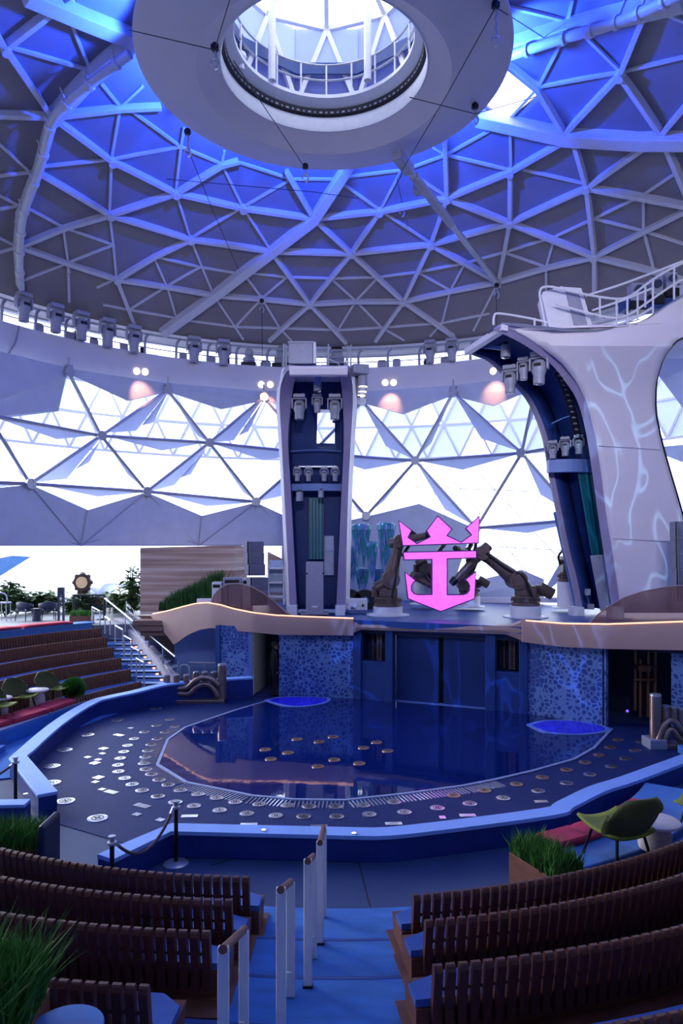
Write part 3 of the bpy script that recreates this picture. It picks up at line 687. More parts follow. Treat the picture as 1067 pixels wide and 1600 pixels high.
# ---- round jet plates and square drains let into the deck
mb0 = MB()
def jets(name, pts, ox, oy, sc, r, lab, bright=True, place=''):
    for i, (x, y) in enumerate(pts):
        p = atz(ox+x/sc, oy+y/sc, .012); p.z = .012
        in_pool = name == 'pool'
        if in_pool: p.z = .02
        key = (bright, round(r, 3))
        L = lab % ORD[i % 25]
        if key not in PROT:
            o = thing('jet_plate', p, L, 'fountain jet', 'round jet plates in the deck')
            mb = MB().lathe([(.0001, 0), (r, 0), (r, .012), (r*.8, .016), (.0001, .016)], p, 20); mb.build('plate', JM[bright], o)
            mb = MB().lathe([(r*.6, .015), (r*.6, .019), (r*.52, .019), (r*.52, .015)], p, 20); mb.build('slot_ring', M_black, o)
            mb = MB()
            for q in range(4): mb.box(p+V((math.cos(q*PI/2+.7)*r*.22, math.sin(q*PI/2+.7)*r*.22, .017)), (r*.28, r*.12, .008), q*PI/2+.7)
            mb.build('nozzle', M_dark, o)
            PROT[key] = o
        else: dup(PROT[key], p, (i*37 % 60)/30, L)
PROT = {}
JM = {True: M_jet, False: M_bronzejet, 'mid': M_jetlesslit}
jets('a', [(868, 98), (655, 162), (485, 243), (360, 327), (288, 418), (288, 510), (363, 612), (542, 708)], 0, 1080, 3.557, .18, '%s round jet plate from the stage along the outermost left row')
jets('b', [(943, 158), (870, 192), (803, 228), (747, 266), (711, 303), (690, 338), (670, 374), (658, 412), (660, 448), (695, 485), (736, 519), (790, 553), (878, 586), (975, 618)], 0, 1080, 3.557, .135, '%s round jet plate from the stage along the middle row left of the pool')
jets('c', [(972, 197), (916, 229), (873, 266), (840, 298), (822, 332), (808, 367), (800, 403), (812, 436), (842, 463), (884, 494), (935, 522), (1003, 552)], 0, 1080, 3.557, .135, '%s round jet plate from the stage along the row hugging the left pool edge', 'mid')
jets('d', [(168, 479), (275, 497), (389, 511), (510, 520), (625, 523), (763, 523), (898, 514), (1045, 505)], 240, 1080, 2.667, .135, '%s round jet plate from the left in the row nearest the front rim', 'mid')
jets('e', [(185, 430), (263, 445), (340, 463), (441, 472), (557, 477), (648, 482), (758, 481), (873, 476), (1003, 463)], 240, 1080, 2.667, .135, '%s round jet plate from the left along the front pool edge', 'mid')
jets('f', [(172, 408), (293, 389), (418, 364), (518, 337), (613, 308), (685, 279), (740, 250), (783, 220), (815, 190)], 640, 1080, 2.5, .135, '%s bronze jet plate from the front along the right pool edge', False)
jets('g', [(108, 457), (235, 440), (365, 418), (502, 391), (613, 360), (705, 326), (788, 295), (842, 264), (880, 231), (905, 198)], 640, 1080, 2.5, .14, '%s jet plate from the front in the outer row on the right deck', 'mid')
jets('pool', [(598, 202), (690, 213), (748, 192), (466, 245), (560, 259), (489, 285), (685, 316), (753, 288), (857, 303), (875, 238), (929, 215), (975, 251)], 240, 1080, 2.667, .14, '%s bronze jet plate showing through the dark water', False)
DR = []
for ox, oy, sc, L in ((0, 1080, 3.557, [(727, 206, .16, .1), (660, 245, .3, .12), (575, 320, .2, .14), (569, 348, .14, .09), (487, 368, .14, .1), (545, 382, .14, .1), (527, 401, .2, .15), (547, 481, .2, .15), (530, 506, .14, .1), (567, 547, .14, .1), (617, 562, .3, .12), (790, 638, .34, .12), (760, 686, .15, .1), (890, 717, .15, .1)]),
                     (240, 1080, 2.667, [(150, 522, .3, .1), (397, 557, .3, .1), (690, 564, .3, .1), (1000, 553, .3, .1)]), (640, 1080, 2.5, [(226, 486, .3, .1), (514, 432, .26, .1), (128, 494, .12, .1)])):
    for x, y, w, h in L: DR.append((atz(ox+x/sc, oy+y/sc, .012), w, h))
for i, (p, w, h) in enumerate(DR):
    p.z = .012
    o = tag(MB().box(p+V((0, 0, .006)), (w, h*1.3, .012), -.5 if p.x < -3 else .05).build('drain_plate', M_jet, bevel=.004), ('%s pale rectangular plate let into the left deck, counted from the stage' % ORD[i]) if i < 14 else ('%s pale rectangular plate from the left along the front deck' % ORD[i-14]), 'plate', 'rectangular plates in the deck')
# tiny rim lights in the front wall cap
for i, (x, y) in enumerate(((412, 1297.5), (553, 1302.5), (40, 1241))):
    p = atz(x, y, .425)
    o = thing('rim_light', p, ['small recessed light in the rim left of the aisle', 'small recessed light in the rim in front of the aisle', 'small recessed light on the low wall end at left'][i], 'light')
    MB().cyl(p, .035, .012, 12).build('lens', M_lamp, o); MB().lathe([(.035, 0), (.05, 0), (.05, .01), (.035, .014)], p, 14).build('bezel', M_steel, o)

# ================================================================ moving heads
XM = Matrix.Rotation(PI/2, 3, 'X'); YM_ = Matrix.Rotation(PI/2, 3, 'Y')
def make_head(label):
    r = thing('moving_head_light', (0, 0, 0), label, 'stage light', 'moving head stage lights')
    m = MB().box((0, 0, -.1), (.46, .36, .14)).box((-.12, 0, -.01), (.07, .1, .06)).box((.12, 0, -.01), (.07, .1, .06)); m.build('base', M_grey, r, bevel=.02)
    m = MB().box((0, 0, -.2), (.5, .16, .06)).box((-.26, 0, -.38), (.06, .2, .38)).box((.26, 0, -.38), (.06, .2, .38)); m.build('yoke', M_grey, r, bevel=.025)
    m = MB().lathe([(.0001, -.27), (.15, -.28), (.21, -.36), (.22, -.6), (.17, -.72), (.17, -.98), (.14, -1.0), (.0001, -.985)], n=18); h = m.build('head', M_grey, r, smooth=True)
    MB().lathe([(.0001, -.992), (.13, -.99), (.0001, -1.005)], n=18).build('lens', M_lens, h)
    MB().box((0, -.19, -.44), (.2, .07, .09)).build('vent', M_dark, h)
    return r
HP = make_head('leftmost moving head light hung from the gallery tube'); HUSED = False
def head(px, top, bot, Y, label, face=None, tilt=0, lit=False):
    global HUSED
    p = at(px, top, Y); s = (bot-top)/F*Y
    rz = face if face is not None else 0
    if not HUSED:
        HUSED = True; HP.location = p; HP.scale = (s,)*3; HP.rotation_euler = (tilt, 0, rz); HP['label'] = label; return HP
    return dup(HP, p, label=label, scale=s, rot=(tilt, 0, rz))
gh = [(37, 456, 503), (87, 474, 520), (127, 486, 532), (168, 497, 543), (209, 508, 552), (303, 525, 567), (349, 530, 571), (672, 531, 568), (706, 528, 565)]
for i, (x, a, b) in enumerate(gh):
    Y = cyl(x, a, 13.95).y; p = cyl(x, a, 13.95)
    head(x, a, b, Y, '%s moving head light along the gallery tube, counted from the left' % ORD[i], math.atan2(p.y-DC.y, p.x-DC.x)-PI/2)
# short upright units on the gallery
def small_unit(px, top, bot, R, lab, dark=False):
    p = cyl(px, bot, R); p.z = 13.31; h = (bot-top)/F*p.y
    r = thing('upright_fixture', p, lab, 'stage light')
    MB().box(p+V((0, 0, h*.15)), (h*.8, h*.6, h*.3)).build('base', M_dark, r, bevel=.02); MB().cyl(p+V((0, 0, h*.3)), h*.24, h*.55, 14).build('head', M_grey, r, smooth=True)
    MB().box(p+V((0, 0, h*.45)), (h*.62, h*.2, h*.3)).build('yoke', M_grey, r)
    MB().ball(p+V((0, 0, h*.85)), h*.25, 12).build('dome_cap', M_black if dark else M_grey, r, smooth=True)
small_unit(389, 543, 572, 14.9, 'squat upright light unit with a dark base on the gallery ledge')
small_unit(526, 533, 572, 14.9, 'small upright lamp with a black domed cap on the gallery ledge', True)
small_unit(440, 536, 572, 15.0, 'small pale unit standing on the gallery beside the middle tower')

# warm twin spots under the gallery
for i, (x, y) in enumerate(((213, 580), (226, 581), (408, 601), (422, 601), (602, 598), (615, 598), (771, 580))):
    p = cyl(x, y, 14.18); a = math.atan2(p.y-DC.y, p.x-DC.x); q = V((-math.cos(a), -math.sin(a), -.15)).to_track_quat('Z', 'Y').to_matrix()
    r = thing('fascia_spotlight', p, '%s round glowing spotlight from the left in the gallery fascia' % ORD[i], 'spotlight', 'warm spotlights in the fascia')
    MB().cyl(p, .15, .05, 18, q).build('lens', M_lamp, r); MB().lathe([(.15, 0), (.18, 0), (.18, .04), (.15, .06)], p, 18, M=q).build('bezel', M_white, r)
for x, y in ((219, 581), (415, 601), (608, 598), (771, 580)):
    p = cyl(x, y, 12.9); t = cyl(x+2, y+38, 14.05)
    lamp('SPOT', 'fascia_spot', p, 230, (1, .42, .2), t, .05, 52, .9)

# hooks and wires of the disc
def hook(px, py, Y, lab, n=2):
    p = at(px, py, Y); r = thing('hoist_hook', p, lab, 'hook')
    m = MB().cyl(p+V((0, 0, -.08)), .07, .16, 10).box(p+V((0, 0, -.0)), (.18, .1, .1)); m.build('hoist', M_dark, r)
    m = MB()
    for k in range(n): m.tube([p+V((0, 0, -.1-k*.22)), p+V((.03, 0, -.2-k*.22)), p+V((0, 0, -.3-k*.22))], .028, 6)
    m.build('chain', M_grey, r)
    m = MB().tube([p+V((.09*math.sin(t), 0, -.16-.22*n-.09*math.cos(t)*1.4)) for t in [k*.6 for k in range(9)]], .028, 6); m.build('hook', M_steel, r, smooth=True)
hook(293, 206, 20.0, 'hoist hook hanging at the left lower edge of the disc', 2)
hook(477, 260, 21.9, 'hoist hook hanging at the lowest edge of the disc', 1)
hook(742, 166, 19.4, 'hoist hook hanging at the right edge of the disc', 1)
hook(774, 8, 15.9, 'blue lit hoist hook near the upper right rim of the disc', 3)
hook(336, 74, 15.9, 'small hook on the left rim of the disc opening', 1)
hook(628, 318, 26.5, 'small shackle hanging from a blue beam below the disc', 1)
hook(106, 408, 26.5, 'small hoist hanging from the left rim of the dome', 1)
hook(409, 470, 30.0, 'small hoist hanging from the lower dome left of the tower', 1)
hook(776, 446, 27.5, 'small hoist hanging above the right tower', 1)
def wire(pts, lab, r=.012):
    m = MB().tube([at(*p) for p in pts], r, 5); tag(m.build('rigging_wire', M_dark, smooth=True), lab, 'wire')
wire([(202, 47, 16.4), (335, 78, 15.8)], 'rigging wire running left from the disc opening to the dome')
wire([(368, -30, 13.6), (337, 72, 15.7)], 'rigging wire rising from the left hook of the disc opening')
wire([(365, 95, 15.6), (475, 260, 21.6)], 'rigging wire crossing under the disc to its lowest hook')
wire([(772, 15, 15.8), (700, 145, 18.2), (620, 280, 21.5), (628, 316, 24)], 'rigging wire from the upper right hook down to the blue beam')
wire([(776, 12, 15.8), (930, 110, 23), (1040, 220, 26)], 'rigging wire running right from the upper right hook')
wire([(293, 232, 20), (335, 335, 24), (372, 420, 27)], 'rigging wire dropping from the left lower hook')
wire([(640, 152, 17.2), (742, 178, 19.2), (842, 150, 21)], 'rigging wire across the right side of the disc')
wire([(409, 478, 29.5), (410, 570, 29.5)], 'vertical wire hanging from the lower dome left of the tower')
wire([(775, 452, 27), (776, 530, 27)], 'vertical wire hanging above the right tower')
wire([(260, 280, 24), (490, 300, 24.5), (560, 310, 25)], 'long wire sagging across the dome below the disc')
# diagonal tension strut from the disc
r = thing('tension_strut', at(622, 242, 21.3), 'long grey telescopic strut slanting from the disc down to the dome rim', 'strut')
a, b, c = at(622, 244, 21.3), at(652, 290, 22.8), at(780, 446, 28.4)
MB().tube([a, c], .11, 12).build('rod', M_steel, r, smooth=True)
MB().bar(a+(a-c).normalized()*.1, a+(c-a)*.09, .32, .3).build('end_clevis', M_grey, r, bevel=.02)
MB().bar(b, b+(c-a).normalized()*.3, .36, .34).build('coupling', M_grey, r, bevel=.02)
MB().tube([a+(c-a)*.12, a+(c-a)*.45], .15, 12).build('sleeve', M_grey, r, smooth=True)

# ================================================================ towers
def resample(pts, n):
    P = [V(p) for p in pts]; L = [0]
    for a, b in zip(P, P[1:]): L.append(L[-1]+(b-a).length)
    out = []
    for k in range(n):
        s = L[-1]*k/(n-1)
        for i in range(len(P)-1):
            if s <= L[i+1]+1e-9: out.append(P[i].lerp(P[i+1], (s-L[i])/max(1e-9, L[i+1]-L[i]))); break
    return out
M_cheek = mat('tower_cheek', (150, 140, 178), .5, var=.06, scale=2)
M_shell = mat('tower_shell', (232, 224, 236), .5, var=.03, scale=1)
M_recess = mat('tower_recess', (26, 52, 118), .55, var=.12, scale=1.5)
def tower(root, Lo, Li, Ri, Ro, dv, hole=None, n=44):
    rows = [smooth_path(c, 6) for c in (Lo, Li, Ri, Ro)]; rows = [resample(c, n) for c in rows]
    D = [V((interp(k/(n-1), [(t, d[0]) for t, d in dv]), interp(k/(n-1), [(t, d[1]) for t, d in dv]), interp(k/(n-1), [(t, d[2]) for t, d in dv]))) for k in range(n)]
    lo, li, ri, ro = rows
    MB().loft([[lo[k], li[k], li[k]+D[k], lo[k]+D[k]] for k in range(n)], True, True).build('cheek', M_cheek, root, smooth=True)
    MB().loft([[ri[k], ro[k], ro[k]+D[k], ri[k]+D[k]] for k in range(n)], True, True).build('cheek', M_cheek, root, smooth=True)
    for c_, s_ in ((li, ri), (ri, li)):
        E_ = [(b_-a_).normalized()*.012 for a_, b_ in zip(c_, s_)]
        MB().loft([[c_[k]+E_[k]+D[k]*.04, c_[k]+E_[k]+D[k]*.97] for k in range(n)]).build('recess_side', M_recess, root, smooth=True, solid=.006)
    C = 24; g = [[(li[k]+D[k]*.95).lerp(ri[k]+D[k]*.95, j/C) for j in range(C+1)] for k in range(n)]
    sk = (lambda i, j: inpoly(*proj((g[i][j]+g[i+1][j+1])/2), hole)) if hole else None
    MB().loft(g, skip=sk).build('back_panel', M_recess, root, smooth=True, solid=.06)
    for c, o in ((lo, -1), (ro, 1)):
        MB().tube([p+D[k]*.02 for k, p in enumerate(c)], .025, 6).build('edge_trim', M_steel, root, smooth=True)
    return lo, li, ri, ro, D
cY = [(572, 21.2), (585, 21.6), (610, 22.6), (640, 23.2), (700, 23.6), (800, 24), (961, 24.2)]
def cc(pts, dx=0): return [at(x+dx, y, interp(y, cY)) for x, y in pts]
T1 = thing('stage_tower', at(495, 961, 24.4), 'white framed middle stage tower with a deep blue recess and curved top', 'tower')
Lo = [(452, 576), (446, 582), (441, 594), (438, 608), (437.5, 640), (441, 702), (445, 780), (453, 955)]
Li = [(466, 578), (464, 586), (459, 600), (457, 612), (453.6, 640), (450, 690), (455, 780), (464, 955)]
Ri = [(529, 578), (530, 586), (533, 600), (534, 612), (536, 640), (537, 690), (533, 780), (525, 955)]
Ro = [(543, 576), (546, 582), (549.5, 594), (551, 608), (550.5, 640), (547, 702), (543.5, 780), (539, 955)]
lo, li, ri, ro, D = tower(T1, cc(Lo), cc(Li), cc(Ri), cc(Ro), [(0, (0, .15, .16)), (.08, (0, .5, .5)), (.2, (0, .85, .25)), (.4, (0, .95, 0)), (1, (0, .95, 0))], [(495.5, 642), (515, 642), (523.5, 668), (524, 697), (496, 697)])
for c, s in ((lo, -1), (ro, 1)):
    MB().loft([[p, p+D[k]*.2+V((s*.16*min(1, k/6), .35, 0)), p+D[k]*1.1+V((s*.1, .3, 0)), p+D[k]] for k, p in enumerate(c)], True, True).build('outer_shell', M_shell, T1, smooth=True)
a, b = at(452, 574, 21.1), at(543, 574, 21.1); dn = V((0, .04, -.21)); bk = V((0, 2.6, .1))
MB().loft([[a, a+dn, a+dn+V((0, .25, 0)), a+V((0, .25, 0))], [b, b+dn, b+dn+V((0, .25, 0)), b+V((0, .25, 0))]], True, True).build('top_lip', M_shell, T1, bevel=.01)
MB().loft([[a, b], [a+bk+V((-.3, 0, 0)), b+bk+V((.3, 0, 0))], [a+V((-.4, 7.5, .15)), b+V((.4, 7.5, .15))]]).build('tower_roof', M_shell, T1, solid=.08)
for x in (457, 531.5): MB().box(at(x, 953, 24.1), (.34, .5, .34)).build('foot_block', M_white, T1, bevel=.01)
def band_part(y0, y1, x0, x1, Y, m, name, root, bow=.0):
    rows = []
    for k in range(9):
        x = lerp(x0, x1, k/8); d = V((0, -bow*math.sin(PI*k/8), 0))
        p, q = at(x, y0, Y)+d, at(x, y1, Y)+d; rows.append([q, p, p+V((0, .3, 0)), q+V((0, .3, 0))])
    return MB().loft(rows, True, True).build(name, m, root)
band_part(756, 767, 453, 534, 24.2, M_bluel, 'shelf', T1, .12)
band_part(728, 730, 466, 526, 24.3, M_steel, 'light_rail', T1)
MB().tube([at(x, 705-2*math.sin(PI*(x-453)/83), 24.2) for x in range(453, 537, 4)], .02, 6).build('cross_rail', M_bluel, T1)
m = MB()
for x in (486, 491, 496, 501): m.box((at(x, 826, 24.55)), (.08, .16, 2.15))
m.build('teal_strip', M_teal, T1); MB().box(at(494, 826, 24.66), (.55, .1, 2.15)).build('strip_back', mat('teal_dark', (20, 80, 104), .5), T1)
cb = thing('floor_cabinet', at(492, 961, 24.0), 'tall grey cabinet standing in the foot of the middle tower', 'cabinet')
MB().box(at(492, 919, 24.0), (.6, .4, 1.84)).build('body', M_grey, cb, bevel=.02); MB().box(at(492, 948, 23.78), (.2, .04, .06)).build('handle', M_white, cb)
for x in (479.5, 505): MB().box(at(x, 896, 23.8), (.05, .05, .06)).build('hinge', M_dark, cb)
MB().box(at(492, 958, 23.9), (.95, .6, .06)).build('plinth', M_grey, cb)
# pale slabs for openings at the recess foot, light behind put into their colour
w = MB().box(at(514, 868, 24.9), (.34, .05, 1.4)).box(at(514, 858, 24.86), (.36, .04, .14)); w.build('lower_opening', mat('pale_opening', (176, 190, 220), .5), T1)
for i, (x, a_, b_) in enumerate(((467.5, 615, 656), (495.5, 615, 645), (523, 615, 656))):
    head(x, a_, b_, 23.0, 'large moving head light at the top %s of the middle tower recess' % ('left', 'centre', 'right')[i])
for i, x in enumerate((464.5, 482, 506.5, 523.5)):
    head(x, 729, 752, 23.9, '%s of four small moving head lights over the pale shelf, middle tower' % ORD[i])
def spot(px, py, Y, lab, s=.25):
    p = at(px, py, Y); r = thing('small_spotlight', p, lab, 'stage light')
    MB().cyl(p+V((0, 0, -s*.6)), s*.5, s*1.2, 12).build('body', M_grey, r, smooth=True); MB().box(p+V((0, .02, s*.75)), (s*.4, s*.3, s*.4)).build('bracket', M_dark, r); MB().cyl(p+V((0, 0, -s*.66)), s*.42, .03, 12).build('lens', M_lens, r)
spot(496, 604, 22.5, 'small spotlight on a blue drop bar at the top of the middle tower'); MB().bar(at(496.5, 587, 22.2), at(496, 600, 22.4), .2, .1).build('drop_bar', M_bluel, T1)
spot(468, 776, 24.0, 'small spotlight under the pale shelf, left side of the middle tower', .26); spot(501.5, 772, 24.0, 'small spotlight under the pale shelf, centre of the middle tower', .2)
cb = thing('roof_cabinet', at(472, 574, 22.0), 'pale grey box cabinet standing on top of the middle tower', 'cabinet')
z0 = at(472, 573, 21.6); MB().box(at(471, 556, 21.9)+V((0, 0, 0)), (.74, .7, .68)).build('body', M_grey, cb, bevel=.02); MB().box(at(471, 540, 21.9), (.8, .76, .05)).build('lid', M_grey, cb)
MB().box(at(492, 556, 21.9), (.08, .72, .66)).build('side_panel', M_white, cb)
tr = thing('tower_railing', at(500, 574, 21.6), 'thin tube railing around the top of the middle tower', 'railing')
for x in (443.5, 447, 513, 543, 548): MB().tube([at(x, 575, 21.6), at(x, 538 if x < 530 else 540, 21.6)], .028, 6).build('post', M_steel, tr)
MB().tube([at(443, 538, 21.6), at(444, 538, 23.5)], .025, 6).build('rail', M_steel, tr); MB().tube([at(549, 539, 21.6), at(543, 555, 21.6), at(538, 572, 21.6)], .025, 6).build('rail', M_steel, tr)
MB().tube([at(510, 560, 21.6), at(529, 568, 21.6), at(531, 574, 21.6)], .025, 6).build('rail', M_steel, tr)
# side mounted lamp cluster right of the tower
r = thing('spotlight_cluster', at(562, 590, 21.8), 'cluster of stacked spotlights clamped to the right shoulder of the middle tower', 'stage light')
MB().box(at(561, 579, 21.8), (.5, .5, .3), .3).build('housing', M_grey, r, bevel=.03)
for i, (x, y) in enumerate(((567, 604), (566, 612), (564, 618))):
    MB().cyl(at(x, y, 21.8+i*.1), .15, .32, 14).build('lamp_head', M_grey, r, smooth=True); MB().cyl(at(x, y, 21.8+i*.1)+V((0, 0, -.02)), .13, .03, 14).build('lens', M_lamp if i < 3 else M_lens, r)
MB().bar(at(557, 585, 22), at(560, 622, 22), .12, .12).build('bracket', M_dark, r)

# right tower
T2 = thing('stage_tower', at(935, 961, 23.4), 'tall curving right stage tower with a wide white side wing', 'tower')
YLt = [21.9, 22.0, 22.3, 22.8, 23.2, 23.5, 23.7, 23.8, 23.9, 24, 24, 24]
YRt = [19.6, 19.9, 20.3, 20.9, 21.4, 21.8, 22.1, 22.3, 22.5, 22.6, 22.7, 22.8]
LO = [(726, 549), (740, 555), (762, 564), (789, 589), (817, 617), (834, 647), (848, 688), (857, 742), (869, 802), (880, 858), (892, 906), (901, 953)]
RO = [(783, 509), (812, 522), (840, 538), (874, 563), (898, 593), (915, 625), (928, 672), (938, 735), (947, 800), (957, 868), (964, 915), (970, 958)]
Lp = [at(x, y, Y) for (x, y), Y in zip(LO, YLt)]; Rp = [at(x, y, Y) for (x, y), Y in zip(RO, YRt)]
Lq = [at(x+6+i*.3, y-1, Y) for i, ((x, y), Y) in enumerate(zip(LO, YLt))]; Rq = [at(x-13, y+(6 if i < 5 else 2), Y) for i, ((x, y), Y) in enumerate(zip(RO, YRt))]
lo, li, ri, ro, D = tower(T2, Lp, Lq, Rq, Rp, [(0, (.1, .1, .12)), (.08, (.3, .3, .45)), (.25, (.65, .55, .25)), (.45, (.72, .62, 0)), (1, (.72, .62, 0))])
a, b = at(725, 545, 21.9), at(784, 506, 19.55); dn = V((0, 0, -.17))
MB().loft([[a, a+dn, a+dn+V((.2, .1, 0)), a+V((.2, .1, 0))], [b, b+dn, b+dn+V((.2, .1, 0)), b+V((.2, .1, 0))]], True, True).build('top_lip', M_shell, T2, bevel=.01)
for x, Y in ((900, 23.9), (961, 22.7)): MB().box(at(x, 957, Y), (.4, .5, .4)).build('foot_block', M_white, T2, bevel=.01)
top = [(784, 507), (840, 512), (880, 516), (930, 518), (985, 512), (1012, 499), (1040, 480), (1067, 462), (1120, 430)]
rgt = [(430, 1120), (524, 1120), (526, 1072), (532, 1058), (545, 1045), (562, 1034), (590, 1025), (620, 1022), (650, 1024), (690, 1032), (735, 1045), (775, 1057), (810, 1067), (960, 1105)]
ys = [432, 445, 460, 470, 480, 490, 500, 508, 514, 520, 524, 528, 534, 540, 548, 556, 566, 580, 595, 610, 630, 650, 680, 710, 740, 770, 800, 840, 880, 920, 957]
def topx(y):
    best = None
    for (x0, y0), (x1, y1) in zip(top[4:], top[5:]):
        if y1 <= y <= y0: return lerp(x0, x1, (y0-y)/(y0-y1))
    return 985
rows = []
RXY = [(y, x) for x, y in RO]
for y in ys:
    if y < 512: xl = topx(y)
    else: xl = interp(y, [(509, 784), (512, 790), (518, 803)]+RXY[1:])
    xr = interp(y, rgt)
    row = []
    for j in range(13):
        x = lerp(xl, xr, j/12)
        Y = interp(y, [(432, 20.7), (490, 20.3), (520, 20.22), (540, 20.36), (563, 20.82), (580, 21.12), (593, 21.36), (625, 21.8), (672, 22.1), (735, 22.3), (957, 22.8)])+ (x-interp(y, RXY))/150*.45*(1 if x > interp(y, RXY) else 0)
        if y < 540 and x < 880: Y = lerp(19.7, 20.6, (x-784)/96)
        row.append(at(x, y, Y+.03))
    rows.append(row)
MB().loft(rows).build('side_wing', M_shell, T2, smooth=True, solid=.14)
MB().tube([r_[12]+V((0, -.06, 0)) for r_ in rows[2:]], .035, 6).build('edge_trim', M_dark, T2, smooth=True)
MB().tube([at(x, y-1, lerp(19.6, 21.2, min(1, (x-784)/250))) for x, y in top], .04, 6).build('edge_trim', M_steel, T2, smooth=True)
for y in (700, 845): MB().tube([at(lerp(interp(y, RXY)+3, interp(y, rgt)-3, k/6), y-4+k*1.0, interp(y, [(700, 22.15), (845, 22.55)])+k*.05-.07) for k in range(7)], .012, 5).build('panel_seam', M_white, T2)
band_part(718, 738, 858, 926, 23.3, M_bluel, 'shelf', T2, .15)
MB().tube([at(858+x*60, 696-14*x+4*x*x, 23.3) for x in [k/10 for k in range(11)]], .025, 6).build('light_rail', M_steel, T2, smooth=True)
MB().tube([at(862+x*38, 662-13*math.sin(PI/2*x), 23.0) for x in [k/10 for k in range(11)]], .022, 6).build('cross_rail', M_bluel, T2, smooth=True)
m = MB(); ch = [(872, 580, 22.1), (886, 612, 22.6), (896, 650, 22.9), (905, 690, 23.2)]
for (p, q) in zip(ch, ch[1:]):
    m.bar(at(*p), at(*q), .22, .08)
m.build('cable_chain', M_dark, T2)
m = MB()
for k in range(14):
    t = k/13*2.99; i = min(2, int(t)); p = at(*ch[i]).lerp(at(*ch[i+1]), t-i); m.box(p+V((0, -.06, 0)), (.16, .05, .05))
m.build('chain_link', M_grey, T2)
m = MB()
for dx in (0, 6, 12, 18): m.bar(at(906+dx, 740, 23.45), at(927+dx*.8, 866, 23.7), .06, .12)
m.build('teal_strip', M_teal, T2)
MB().bar(at(918, 742, 23.55), at(936, 866, 23.8), .5, .06).build('strip_back', MATS['teal_dark'], T2)
MB().prism([at(922, 868, 23.3), at(946, 866, 23.1), at(956, 952, 23.2), at(938, 955, 23.4)], V((.1, .3, 0))).build('lower_cabinet', M_grey, T2)
for x0, x1 in ((866, 900), (880, 921)): MB().tube([at(x0, 800, 24.3), at(x1, 950, 24.3)], .05, 8).build('conduit', M_bluel, T2)
MB().box(at(918, 925, 23.6), (.16, .1, .22)).build('socket_box', M_grey, T2); MB().box(at(923, 948, 23.6), (.2, .1, .18)).build('socket_box', M_grey, T2)
for i, (x, a_, b_, Y) in enumerate(((797, 570, 615, 21.6), (818, 558, 594, 21.3), (842, 549, 601, 20.9))):
    head(x, a_, b_, Y, '%s of three big moving head lights under the curved top, right tower' % ORD[i], -.5)
for i, (x, a_, b_) in enumerate(((864, 688, 717), (883, 682, 713), (904, 679, 710))):
    head(x, a_, b_, 23.2, '%s of three small moving head lights on the shelf, right tower' % ORD[i], -.4)
spot(790, 549, 21.2, 'small spotlight under the beak of the right tower', .3); MB().bar(at(752, 541, 21.7), at(788, 545, 21.2), .12, .1).build('drop_bar', M_bluel, T2)
# roof of the right tower: cabinet, railings, lights
cb = thing('roof_cabinet', at(887, 515, 21.4), 'large white slanted cabinet on top of the right tower', 'cabinet')
MB().prism([at(846, 462, 21.0), at(848, 456, 21.0), at(878, 447, 21.0), at(896, 514, 21.0), at(858, 512, 21.0)], V((.1, .8, 0))).build('body', M_white, cb)
MB().prism([at(878, 448, 20.98), at(908, 450, 20.98), at(928, 517, 20.98), at(893, 515, 20.98)], V((.1, .8, 0))).build('door_panel', M_white, cb)
MB().prism([at(884, 455, 20.94), at(904, 456, 20.94), at(918, 508, 20.94), at(897, 508, 20.94)], V((0, .05, 0))).build('inset_panel', M_grey, cb)
tr = thing('tower_railing', at(960, 500, 21.2), 'white tube railing curving up along the top of the right tower', 'railing')
def rails(paths, Y, root, r=.035):
    for p in paths: MB().tube(smooth_path([at(x, y, Y) for x, y in p], 5), r, 8).build('rail', M_white, root, smooth=True)
rails([[(771, 508), (772, 494), (780, 490), (820, 496), (856, 504)], [(852, 510), (846, 478), (843, 458), (848, 449), (862, 448)], [(862, 448), (915, 460), (963, 467), (985, 462), (1010, 444), (1040, 424), (1090, 400)], [(868, 475), (915, 488), (960, 497), (985, 490), (1015, 470), (1050, 446), (1090, 424)],
       [(921, 512), (960, 508), (990, 498), (1020, 480)], [(915, 462), (960, 448), (1010, 430), (1067, 408)], [(925, 485), (970, 470), (1020, 450)]], 20.7, tr)
for x, a_, b_ in ((835, 497, 511), (963, 467, 512), (980, 464, 509), (996, 455, 500), (1020, 438, 490), (1053, 418, 468), (937, 463, 497), (1008, 448, 480)): MB().tube([at(x, a_, 20.7), at(x, b_, 20.7)], .03, 6).build('post', M_white, tr)
for i, (x, a_, b_) in enumerate(((993, 440, 488), (1022, 432, 478), (1046, 424, 466))):
    p = at(x, b_, 22.3); h = (b_-a_)/F*22.3; r = thing('upright_fixture', p, '%s upright grey light unit behind the railing on the right tower' % ORD[i], 'stage light', 'upright units on the right tower')
    MB().box(p+V((0, 0, h*.15)), (h*.5, h*.5, h*.3)).build('base', M_dark, r); MB().box(p+V((0, 0, h*.6)), (h*.44, h*.4, h*.6)).build('housing', M_grey, r, bevel=.03); MB().cyl(p+V((0, -h*.25, h*.65)), h*.14, .06, 12, XM).build('lens', M_lens, r)
MB().box(at(1010, 478, 22.4), (1.6, .5, .35)).build('blue_tray', M_blue, T2)
wl = struct(MB().prism([at(990, 560, 27), at(1120, 540, 27), at(1120, 590, 27)], V((0, .1, 0))).build('trim_12', M_clad))

